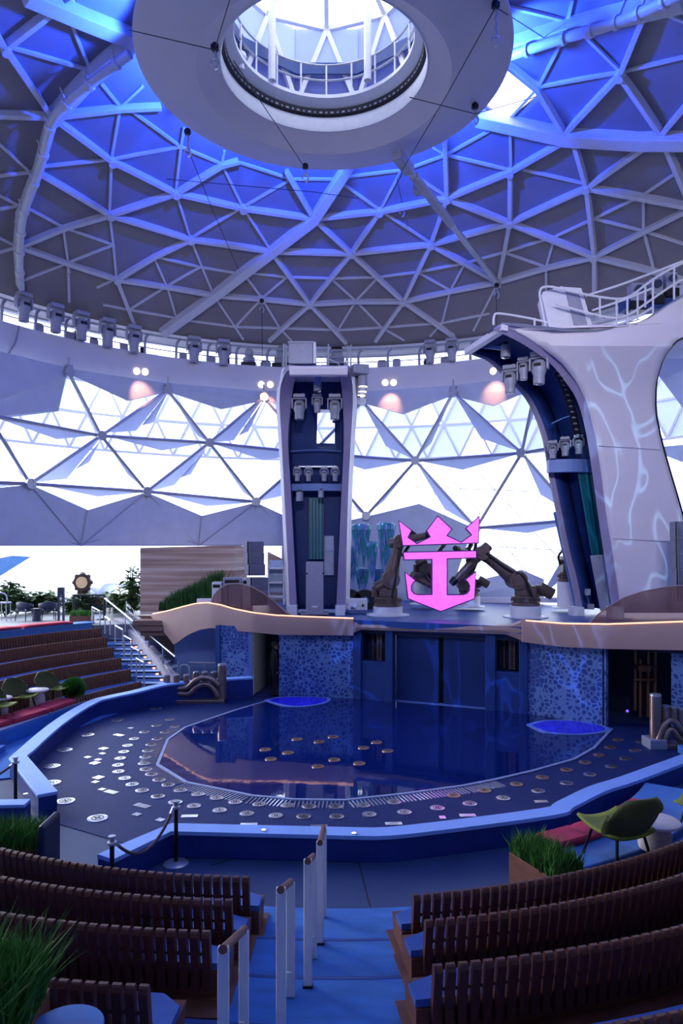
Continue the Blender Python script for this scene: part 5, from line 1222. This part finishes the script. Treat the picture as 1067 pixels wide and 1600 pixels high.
# ---- blue stairs with lit edges
NS = 12
st = srt('stair', (-7, 24.5, 0)); st['label'] = 'blue stairs rising left of the stage to the terrace'
xr = [262, 255, 248, 243, 236, 229, 222, 215, 208, 199, 190, 180, 172]; xl = [206, 204, 201, 198, 194, 190, 186, 182, 177, 172, 166, 160, 155]
yy = [1068, 1058, 1049, 1040, 1031.5, 1023, 1015, 1007, 999, 991, 983.5, 976, 969]
for k in range(NS+1):
    z = .16+k*(ZT-.16)/NS; Y = (CZ-z)*F/(yy[k]-HY); Y2 = (CZ-z-.14)*F/(yy[min(k+1, NS)]-HY)
    xa, xb = (xl[k]-CX)/F*Y, (xr[k]-CX)/F*Y
    MB().box(((xa+xb)/2-.1, Y+.35, z/2), (xb-xa+.2, .72, z)).build('step', mat('stair_carpet', (140, 172, 222), .9, var=.08), st)
    MB().box(((xa+xb)/2-.1, Y-.012, z-.03), (xb-xa+.2, .02, .055)).build('nosing', M_deep, st)
    if k % 1 == 0: MB().box((xb-.05, Y-.02, z-.09), (.1, .03, .06)).build('step_light', M_led, st)
# stringer and stairs beyond it
sg = [(176, 966), (186, 971), (200, 984), (215, 998), (230, 1013), (245, 1031), (258, 1050), (268, 1068)]
sY = lambda x: interp(x, [(176, 29.3), (200, 28.0), (230, 26.3), (268, 24.3)])
rows = []
for x, y in [(x, y) for x, y in sg]:
    a = at(x, y, sY(x)); b = V((a.x, a.y, 0)); w_ = V((.3, .1, 0)); rows.append([b, a, a+w_, b+w_])
struct(MB().loft(rows, True, True).build('trim_14', mat('stringer_stone', (176, 172, 184), .6)))
ws = srt('stair', (-6, 26.5, 0)); ws['label'] = 'brown stone stairs behind glass up to the stage'
M_brownstep = mat('brown_step', (126, 96, 88), .6, var=.15, stretch=(1, 1, 6))
for k in range(10):
    y = 1038-k*7.6; x0 = 270-k*6.2; x1 = 282-k*1.2; z = .25+k*.235; Y = (CZ-z)*F/(y-HY)
    Y = max(25.2, min(Y, 29.5)); z = CZ-(y-HY)*Y/F
    MB().box(((x0+x1-2*CX)/2/F*Y, Y+.3, z-.1), ((x1-x0)/F*Y+.3, .7, .2)).build('step', M_brownstep, ws)
struct(MB().prism([at(x, y, 29) for x, y in ((205, 962), (236, 962), (276, 1012), (276, 1045), (262, 1045), (205, 985))], V((0, .2, 0))).build('wall_stair', M_brownstep))
struct(MB().prism([at(x, y, 26) for x, y in ((272, 975), (345, 975), (345, 1062), (272, 1062))], V((0, .2, 0))).build('wall_arch', M_lightwall))
gb = thing('glass_balustrade', at(235, 1010, 26), 'clear glass balustrade with a steel handrail beside the blue stairs', 'balustrade')
for (a_, b_) in (((166, 936), (196, 960)), ((197, 942), (232, 985)), ((233, 985), (254, 1010)), ((255, 1010), (278, 1036))):
    Ya, Yb = interp(a_[0], [(166, 28.6), (278, 24.4)]), interp(b_[0], [(166, 28.6), (278, 24.4)])
    P = [at(a_[0], a_[1]-3, Ya), at(b_[0], b_[1]-3, Yb), at(b_[0], b_[1]+27, Yb), at(a_[0], a_[1]+27, Ya)]
    MB().prism(P, V((.0, .03, 0))).build('glass_panel', G_clear, gb)
    MB().tube([P[1], P[2]], .025, 6).build('post', M_steel, gb)
MB().tube([at(164, 935, 28.4), at(200, 964, 27.1), at(274, 1026, 24.4)], .035, 8).build('handrail', M_steel, gb, smooth=True)
# stair side rails between the benches
for i, (x0, x1, yt, yb) in enumerate(((144, 156, 948, 985), (164, 172, 963, 990), (180, 192, 977, 1008), (194, 206, 993, 1025), (205, 218, 1010, 1045), (213, 225, 1028, 1070))):
    Y = interp(x0, [(144, 28.0), (213, 23.2)]); r = thing('stair_rail', at(x0, yb, Y), '%s slim steel rail from the top between benches and blue stairs' % ORD[i], 'handrail', 'steel rails beside the left stairs')
    P = [at(x0, yb, Y), at(x0, yt, Y), at(x1, yt+7, Y-.3), at(x1, yb+2, Y-.3)]
    MB().tube([P[0], P[1]], .025, 6).build('post', M_steel, r); MB().tube([P[2], P[3]], .025, 6).build('post', M_steel, r); MB().tube([P[1]+V((0, 0, -.01)), P[2]], .03, 6).build('grip', M_steel, r)
tr = thing('landing_rail', at(300, 1040, 25.4), 'curved steel handrail in front of the pale wall under the arch', 'handrail')
MB().tube(smooth_path([at(x, y, 25) for x, y in ((281, 1060), (282, 1042), (286, 1039), (293, 1040), (295, 1046), (295, 1062))], 4), .03, 8).build('bent_rail', M_steel, tr, smooth=True)
MB().tube([at(296, 1035, 25.3), at(338, 1036, 25.3)], .03, 8).build('rail', M_steel, tr); 
for x in (300, 320, 336): MB().tube([at(x, 1035, 25.3), at(x, 1062, 25.3)], .022, 6).build('post', M_steel, tr)
# striped stone block, hedge, tinted glass
blk = srt('wall_stone', at(300, 955, 27.8))
MB().prism([at(219, 856, 27.8), at(366, 852, 27.8), at(366, 960, 27.8), at(219, 960, 27.8)], V((0, .3, 0))).build('stone_face', M_stripe, blk)
a = at(366, 852, 27.8); b = at(386, 854, 29.5); MB().prism([a, b, V((b.x, b.y, 2.2)), V((a.x, a.y, 2.2))], V((-.2, .3, 0))).build('stone_side', M_stripe, blk)
struct(MB().prism([at(x, y, 30.2) for x, y in ((418, 862), (446, 876), (446, 960), (418, 960))], V((0, .3, 0))).build('wall_stone', M_stripe))
hg = thing('stepped_hedge', at(300, 950, 26.5), 'tall dark green hedge rising along the curved ramp', 'hedge')
m = MB()
for k in range(15):
    x = 256+k*6.3; yb = 951-k*1.2; h = interp(k, [(0, .35), (3, .62), (10, .9), (14, 1.15)]); grass(m, at(x, yb+2, 26.6), V((.28, 0, 0)), V((0, .5, 0)), h, 130, .03, .12)
m.build('blades', mat('hedge_green', (44, 92, 40), .75, var=.45, scale=4), hg, recalc=False)
MB().prism([at(x, y, 26.9) for x, y in ((254, 955), (346, 940), (346, 965), (254, 965))], V((0, .3, 0))).build('trough', M_woodbase, hg)
def tint(pts, Yf, lab, seam):
    r = thing('tinted_glass_screen', at(*pts[0], Yf(pts[0][0])), lab, 'glass screen', 'tinted glass screens on the stage edge')
    xs = [lerp(pts[0][0], pts[-1][0], k/40) for k in range(41)]
    MB().loft([[at(x, interp(x, base_(x)), Yf(x)), at(x, min(interp(x, pts), interp(x, base_(x))-.5), Yf(x))] for x in xs]).build('glass_panel', G_tint, r, solid=.03)
    MB().tube([at(x, interp(x, pts), Yf(x)) for x in xs], .02, 6).build('edge', mat('glass_edge', (150, 130, 130), .3), r)
    for s in seam: MB().tube([at(s, interp(s, pts), Yf(s)), at(s, interp(s, base_(s)), Yf(s))], .012, 5).build('seam', M_dark, r)
base_ = lambda x: topL
tint([(331, 938), (334, 930), (342, 921), (355, 913), (372, 911.5), (392, 916), (410, 926), (430, 941), (448, 957), (456, 962)], lambda x: YL(x)+.2, 'curved tinted glass screen on the stage edge left of the middle tower', (356,))
base_ = lambda x: [(816, 969), (880, 974), (950, 975), (1067, 971), (1140, 966)]
tint([(921, 974), (932, 962), (950, 948), (975, 934), (1005, 924), (1040, 917), (1075, 914)], lambda x: YR(x)+.2, 'curved tinted glass screen on the stage edge in front of the right tower', ())
struct(MB().box(at(320, 940, 24.2), (.5, .3, .2)).build('trim_15', M_white))
for (x, y, w, h, Y, lab) in ((340, 915, 14, 12, 26, 'white monitor box on the stage behind the left glass screen'), (364, 908, 28, 12, 26.2, 'dark grey console top behind the left glass screen'), (387, 910, 14, 14, 26.3, 'small white case beside the grey loudspeaker column')):
    s = Y/F; r = thing('equipment_case', at(x, y+h/2, Y), lab, 'case'); z = 2.58; tp = at(x, y-h/2, Y).z; c_ = at(x, y, Y)
    MB().box((c_.x, c_.y, (tp+z)/2), (w*s, .5, tp-z)).build('body', M_white if 'white' in lab else M_grey, r, bevel=.02); MB().box((c_.x, c_.y-.26, tp-.15), (w*s*.8, .02, .12)).build('panel', M_dark, r)

# ---- bronze wave rails at both ends of the deck
def waverail(name, Y, base, bigx, bigt, posts, wave, lab, sc=1.0):
    (x0, x1, yb) = base; r = thing(name, at((x0+x1)/2, yb, Y), lab, 'railing', 'bronze wave railings')
    zb = at(x0, yb, Y).z
    MB().box(((at(x0, yb, Y).x+at(x1, yb, Y).x)/2, Y, .06), (at(x1, yb, Y).x-at(x0, yb, Y).x, .4, .12)).build('base_plate', M_bronze, r, bevel=.02)
    a = at(bigx, bigt, Y); MB().tube([V((a.x, Y, .1)), a+V((0, 0, -.05))], .14*sc, 14).build('end_post', M_bronze, r, smooth=True); MB().lathe([(.14*sc, 0), (.13*sc, .05), (.0001, .06)], a+V((0, 0, -.05)), 14).build('end_cap', M_steel, r, smooth=True)
    for (x, t, b) in posts:
        p, q = at(x, t, Y), at(x, b, Y); MB().tube([q, p], .1*sc, 12).build('post', M_bronze, r, smooth=True); MB().cyl(p, .085*sc, .04, 12).build('post_cap', M_steel, r)
    for w_, dz in wave: MB().tube(smooth_path([at(x, y, Y-.1) for x, y in w_], 6), .085*sc, 10).build('wave_bar', M_bronze, r, smooth=True)
waverail('wave_railing', 22.0, (257, 352, 1095), 347, 1037, [(261, 1056, 1092), (276, 1056, 1078), (291, 1056, 1076), (306, 1051, 1068), (320, 1051, 1064), (334, 1051, 1068)],
         [([(265, 1092), (270, 1080), (280, 1076), (293, 1074), (304, 1064), (318, 1059), (332, 1062), (342, 1070)], 0), ([(270, 1094), (277, 1084), (295, 1084), (306, 1074), (319, 1069), (332, 1074), (341, 1088)], 0)], 'bronze wave shaped railing at the left end of the pool deck')
waverail('wave_railing', 17.0, (1014, 1100, 1170), 1024, 1084, [(1040, 1104, 1128), (1052, 1106, 1125), (1064, 1109, 1130), (1078, 1112, 1140)],
         [([(1028, 1158), (1036, 1136), (1046, 1126), (1056, 1130), (1068, 1146), (1085, 1160)], 0), ([(1034, 1164), (1042, 1146), (1050, 1140), (1062, 1156), (1075, 1168)], 0)], 'bronze wave shaped railing at the right end of the pool deck', 1.0)
MB2 = MB().box((7.62, 17.0, .12), (.42, .5, .24)); tag(MB2.build('rail_footing', M_grey, bevel=.02), 'grey block footing under the right wave railing post', 'block')
# machinery in the right doorway
r = thing('pump_machinery', V((8.05, 19.7, 0)), 'dim pipework machinery inside the right doorway', 'machine')
for i, (x, a_, b_) in enumerate(((992, 1010, 1110), (1000, 1030, 1120), (1012, 1015, 1120), (1023, 1010, 1120))): MB().tube([at(x, a_, 19.6), at(x, b_, 19.6)], .045, 8).build('pipe', mat('copper_pipe', (140, 96, 70), .4, .5), r, smooth=True)
for y in (1042, 1062): MB().tube([at(990, y, 19.5), at(1026, y, 19.5)], .04, 8).build('cross_pipe', MATS['copper_pipe'], r)
MB().box(at(1005, 1044, 19.4), (.35, .2, .2)).build('valve', MATS['copper_pipe'], r, bevel=.03); MB().box(at(1008, 1078, 19.8), (.5, .3, .9)).build('pump', M_dark, r, bevel=.03)
vwall('wall_passage', (7.2, 21.6), (13, 19.5), 0, 2.4, M_deep)
lamp('POINT', 'doorway_lamp', at(1008, 1000, 19.3), 2, (1, .5, .3), size=.05)
r = thing('indicator_lamp', at(980, 1111, 18.75), 'tiny violet indicator light beside the right doorway', 'light'); MB().ball(at(980, 1111, 18.75), .035, 10).build('lens', mat('violet_lamp', (90, 60, 255), .4, emit=4), r); MB().box(at(980, 1111, 18.82), (.1, .08, .12)).build('housing', M_dark, r)

# ---- the person in the left doorway
def person(p, h, rz, lab):
    r = thing('person', p, lab, 'person', rz=0)
    M = Matrix.Rotation(rz, 3, 'Z'); s = h/1.75
    J = {'pel': (0, 0, .95, .125, .15), 'wst': (0, .01, 1.10, .115, .14), 'chs': (0, 0, 1.30, .13, .17), 'nkb': (0, 0, 1.45, .07, .09), 'nk': (.01, 0, 1.52, .05, .055), 'hd': (.03, 0, 1.62, .085, .075), 'top': (.02, 0, 1.70, .07, .06)}
    E_ = [('pel', 'wst'), ('wst', 'chs'), ('chs', 'nkb'), ('nkb', 'nk'), ('nk', 'hd'), ('hd', 'top')]
    for sd, y in (('l', 1), ('r', -1)):
        J.update({'hip'+sd: (0, .09*y, .90, .095, .095), 'kn'+sd: (.03, .10*y, .50, .062, .062), 'an'+sd: (-.01, .10*y, .09, .045, .045), 'toe'+sd: (.14, .115*y, .035, .035, .04),
                  'sh'+sd: (0, .18*y, 1.41, .062, .062), 'el'+sd: (-.02, .235*y, 1.12, .044, .044), 'wr'+sd: (.08, .22*y, .88, .03, .03), 'pm'+sd: (.10, .21*y, .81, .036, .02)})
        E_ += [('pel', 'hip'+sd), ('hip'+sd, 'kn'+sd), ('kn'+sd, 'an'+sd), ('an'+sd, 'toe'+sd), ('chs', 'sh'+sd), ('sh'+sd, 'el'+sd), ('el'+sd, 'wr'+sd), ('wr'+sd, 'pm'+sd)]
        for f, (dx, L) in enumerate(((.03, .075), (.012, .085), (-.006, .08), (-.022, .065))):
            J['f%d%s' % (f, sd)] = (.11+dx, .205*y, .77, .009, .009); J['g%d%s' % (f, sd)] = (.115+dx*1.1, .195*y, .77-L*.9, .008, .008); E_ += [('pm'+sd, 'f%d%s' % (f, sd)), ('f%d%s' % (f, sd), 'g%d%s' % (f, sd))]
        J['t'+sd] = (.145, .19*y, .80, .010, .010); E_ += [('pm'+sd, 't'+sd)]
    K = list(J); me = bpy.data.meshes.new('body'); me.from_pydata([M@V(J[k][:3])*s for k in K], [(K.index(a), K.index(b)) for a, b in E_], [])
    o = bpy.data.objects.new('body', me); COL.objects.link(o); o.parent = r
    sk = o.modifiers.new('skin', 'SKIN'); sv = me.skin_vertices[0].data
    for i, k in enumerate(K): sv[i].radius = (J[k][3]*s, J[k][4]*s); sv[i].use_root = (k == 'pel')
    ss = o.modifiers.new('sub', 'SUBSURF'); ss.levels = 1; ss.render_levels = 2; me.materials.append(M_cloth)
    hp = p+M@V((.035, 0, 1.63))*s
    m = MB().ball(hp, .098*s, 16, (1.0, .82, 1.18)); m.ball(hp+M@V((.1, 0, -.01))*s, .018*s, 8); m.ball(hp+M@V((.06, 0, -.08))*s, .045*s, 10)
    for y in (1, -1): m.ball(hp+M@V((-.005, .082*y, -.005))*s, .024*s, 8, (1, .4, 1.3))
    f = m.build('face', M_skin, r, smooth=True)
    m = MB()
    for y in (1, -1): m.ball(hp+M@V((.088, .035*y, .015))*s, .011*s, 8)
    m.ball(hp+M@V((.094, 0, -.05))*s, .014*s, 8, (.5, 1.6, .4)); m.build('features', M_black, f)
    m = MB().ball(hp+M@V((-.02, 0, .03))*s, .108*s, 16, (1.0, .86, 1.05)); m.build('hair', mat('dark_hair', (22, 16, 14), .7), r, smooth=True)
    for y in (1, -1): MB().ball(p+M@V((.105, .208*y, .79))*s, .034*s, 10, (1, .6, 1.4)).build('hand', M_skin, r, smooth=True)
    for y in (1, -1): MB().tube([p+M@V((-.05, .1*y, .04))*s, p+M@V((.04, .105*y, .045))*s, p+M@V((.17, .115*y, .035))*s], [.045, .05, .035], 10).build('shoe', M_black, r, smooth=True)
person(V((-2.24, 23.05, .012)), 1.76, RAD(10), 'person in dark clothes standing in the doorway left of the stage')

# ---- terrace furniture and planting
def terr_chair(p, rz, lab, first=[None]):
    if first[0] is None:
        r = thing('terrace_chair', V((0, 0, 0)), lab, 'chair', 'dark blue terrace chairs'); m_ = mat('navy_weave', (26, 36, 70), .6, bump=.4, bscale=90)
        MB().loft([[V((x, y*(.3-.03*abs(x)), .42+t)) for y in (-1, 1)] for x in (-.28, -.1, .1, .28) for t in (0,)]).build('seat', m_, r, solid=.05)
        rows = [[V((-.3*math.cos(a)*(1+.1*z), .34*math.sin(a)*(1+.1*z), .46+z*(.36-.12*abs(a)/1.7))) for a in [-1.75+3.5*k/16 for k in range(17)]] for z in (0, .5, 1)]
        MB().loft(rows).build('backrest', m_, r, smooth=True, solid=.03)
        MB().box((0, 0, .48), (.5, .5, .08)).build('cushion_pad', M_white, r, bevel=.02)
        for x, y in ((.24, .24), (.24, -.24), (-.24, .24), (-.24, -.24)): MB().tube([V((x, y, .44)), V((x*1.2, y*1.15, 0))], .02, 6).build('leg', m_, r)
        first[0] = r; r.location = p; r.rotation_euler = (0, 0, rz); return r
    return dup(first[0], p, rz, lab)
terr_chair(V((at(40, 972, 29.4).x, 29.4, ZT)), RAD(70), 'left of two dark blue terrace chairs with white seat cushions')
terr_chair(V((at(75, 972, 29.6).x, 29.6, ZT)), RAD(120), 'right of two dark blue terrace chairs with white seat cushions')
q = V((at(57, 972, 29.2).x, 29.2, ZT)); r = thing('terrace_table', q, 'small dark tapered drum table between the terrace chairs', 'table'); MB().lathe([(.0001, 0), (.18, 0), (.14, .5), (.0001, .5)], q, 20).build('pedestal', M_deep, r, smooth=True); MB().cyl(q+V((0, 0, .5)), .24, .03, 24).build('table_top', M_deep, r)
q = V((at(6, 972, 29.2).x, 29.2, ZT)); r = thing('bar_stool', q, 'tall grey bar stool at the left picture edge on the terrace', 'stool')
for x, y in ((.2, .2), (.2, -.2), (-.2, .2), (-.2, -.2)): MB().tube([q+V((x, y, 0)), q+V((x*.9, y*.9, .75))], .02, 6).build('leg', M_grey, r)
MB().box(q+V((0, 0, .77)), (.46, .44, .06)).build('seat', M_grey, r, bevel=.02); MB().tube(smooth_path([q+V((-.24, -.2, .8)), q+V((-.2, -.22, 1.1)), q+V((0, -.24, 1.2)), q+V((.2, -.22, 1.1)), q+V((.24, -.2, .8))], 5), .03, 8).build('backrest', M_grey, r, smooth=True)
q = V((at(95.5, 968, 28.9).x, 28.9, ZT)); r = thing('pylon_lantern', q, 'dark square pylon lantern standing on the terrace edge', 'lantern'); m_ = M_deep
for x in (-.1, .1): MB().box(q+V((x, 0, .55)), (.06, .12, 1.1)).build('leg', m_, r)
MB().box(q+V((0, 0, 1.26)), (.26, .16, .34)).build('lamp_box', m_, r, bevel=.01); MB().box(q+V((0, 0, 1.05)), (.26, .14, .05)).build('crossbar', m_, r); MB().ball(q+V((0, 0, .97)), .07, 10).build('globe', M_white, r)
planter(V((at(128, 972, 28.3).x, 28.3, ZT)), .85, .45, .32, 0, .26, 700, 'clipped box hedge in a wooden planter at the stair head', M_woodbase, .02, .1)
gt = thing('glass_gate', at(140, 970, 30.2), 'dark framed glass gate behind the clipped hedge', 'gate')
for x in (115, 163): MB().tube([at(x, 930, 30.2), at(x, 970, 30.2)], .05, 6).build('post', M_dark, gt)
MB().tube([at(115, 930, 30.2), at(163, 930, 30.2)], .05, 6).build('top_rail', M_dark, gt); MB().prism([at(115, 931, 30.2), at(163, 931, 30.2), at(163, 970, 30.2), at(115, 970, 30.2)], V((0, .03, 0))).build('glass_panel', G_clear, gt)
r = thing('clock_sculpture', at(129, 945, 34), 'dark round ornamental clock on a pedestal beyond the terrace', 'clock'); c_ = at(129, 910, 34)
MB().cyl(c_+V((0, .1, 0)), .42, .2, 24, XM).build('case', mat('clock_brown', (60, 36, 40), .5), r); MB().cyl(c_+V((0, -.1, 0)), .28, .04, 24, XM).build('face', mat('clock_face', (220, 180, 140), .5), r)
m = MB()
for k in range(8): m.ball(c_+V((math.cos(k*PI/4)*.42, 0, math.sin(k*PI/4)*.42)), .11, 8)
m.build('ornament', MATS['clock_brown'], r, smooth=True)
MB().lathe([(.2, 0), (.12, .06), (.0001, .1)], c_+V((0, 0, .42)), 10).build('finial', MATS['clock_brown'], r); MB().prism([at(119, 955, 34), at(121, 921, 34), at(137, 921, 34), at(139, 955, 34)], V((0, .3, 0))).build('pedestal', MATS['clock_brown'], r)
for i, (P, lab) in enumerate((([(148, 938), (158, 918), (168, 912), (185, 914), (218, 930), (218, 938)], 'wide white curved shade canopy beyond the terrace'), ([(122, 938), (128, 926), (140, 918), (152, 932), (156, 938)], 'smaller white curved shade canopy beside the clock'))):
    r = thing('shade_canopy', at(P[0][0], 946, 37), lab, 'canopy')
    Q = [at(x, y, 37) for x, y in P]; top_ = smooth_path(Q, 4)
    MB().loft([[p, p+V((0, 2.2, -.1))] for p in top_]).build('cloth', M_fin, r, smooth=True, solid=.04)
    for q_ in (Q[0], Q[-1]): MB().tube([V((q_.x, q_.y+1, ZT)), q_+V((0, 1, 0))], .05, 6).build('pole', M_white, r)
def leafplant(c, h, w_, n, lab, size=.3, m_=None):
    r = thing('leafy_plant', c, lab, 'plant', 'leafy plants along the terrace'); m = MB(); st_ = MB()
    for k in range(7):
        a = random.uniform(0, 2*PI); top_ = c+V((math.cos(a)*w_*.5*random.random(), math.sin(a)*w_*.3, h*random.uniform(.5, 1)))
        st_.tube([c, c.lerp(top_, .5)+V((0, 0, .05)), top_], .018, 5)
        for i in range(n//7):
            t = random.uniform(.2, 1); b = c.lerp(top_, t); a2 = random.uniform(0, 2*PI); L = size*random.uniform(.7, 1.5)
            d = V((math.cos(a2), math.sin(a2), random.uniform(-.3, .7))).normalized()*L; s_ = V((-d.y, d.x, 0)).normalized()*L*.2
            b = b+V((random.uniform(-1, 1)*w_*.22, random.uniform(-1, 1)*w_*.2, 0)); m.add([b, b+d*.45+s_*1.5, b+d+V((0, 0, -L*.2)), b+d*.45-s_*1.5], [(0, 1, 2, 3)])
    m.build('leaves', m_ or M_leaf, r, recalc=False); st_.build('stems', M_trunk, r)
PL = [(8, 950, 31, 2.1, 1.4, 'tall leafy plant at the left picture edge on the terrace'), (28, 950, 32, 1.5, 1.2, 'leafy plant behind the left terrace chair'), (52, 950, 33, 1.0, 1.4, 'low leafy plant between the two terrace chairs'), (74, 950, 33, 1.1, 1.5, 'low leafy plant behind the right terrace chair'), (118, 952, 32.5, 1.0, 1.1, 'leafy plant behind the glass gate, left half'),
      (142, 952, 33, 1.1, 1.4, 'leafy plant behind the glass gate, right half'), (172, 950, 33.5, 1.0, 1.6, 'low leafy plant under the wide white canopy'), (196, 950, 32, 1.3, 1.3, 'leafy plant left of the tall one by the striped wall'), (208, 948, 31.5, 2.3, 1.0, 'tall leafy plant against the striped stone wall')]
for x, y, Y, h, w_, lab in PL: leafplant(V((at(x, y, Y).x, Y, ZT)), h, w_, 520, lab)
r = struct(MB().loft([[at(0, 872, 40), at(-60, 905, 40)], [at(20, 868, 40), at(-30, 915, 40)], [at(48, 870, 40), at(0, 900, 40)]]).build('awning_beyond_terrace', mat('sea_blue', (60, 110, 170), .5), solid=.1))
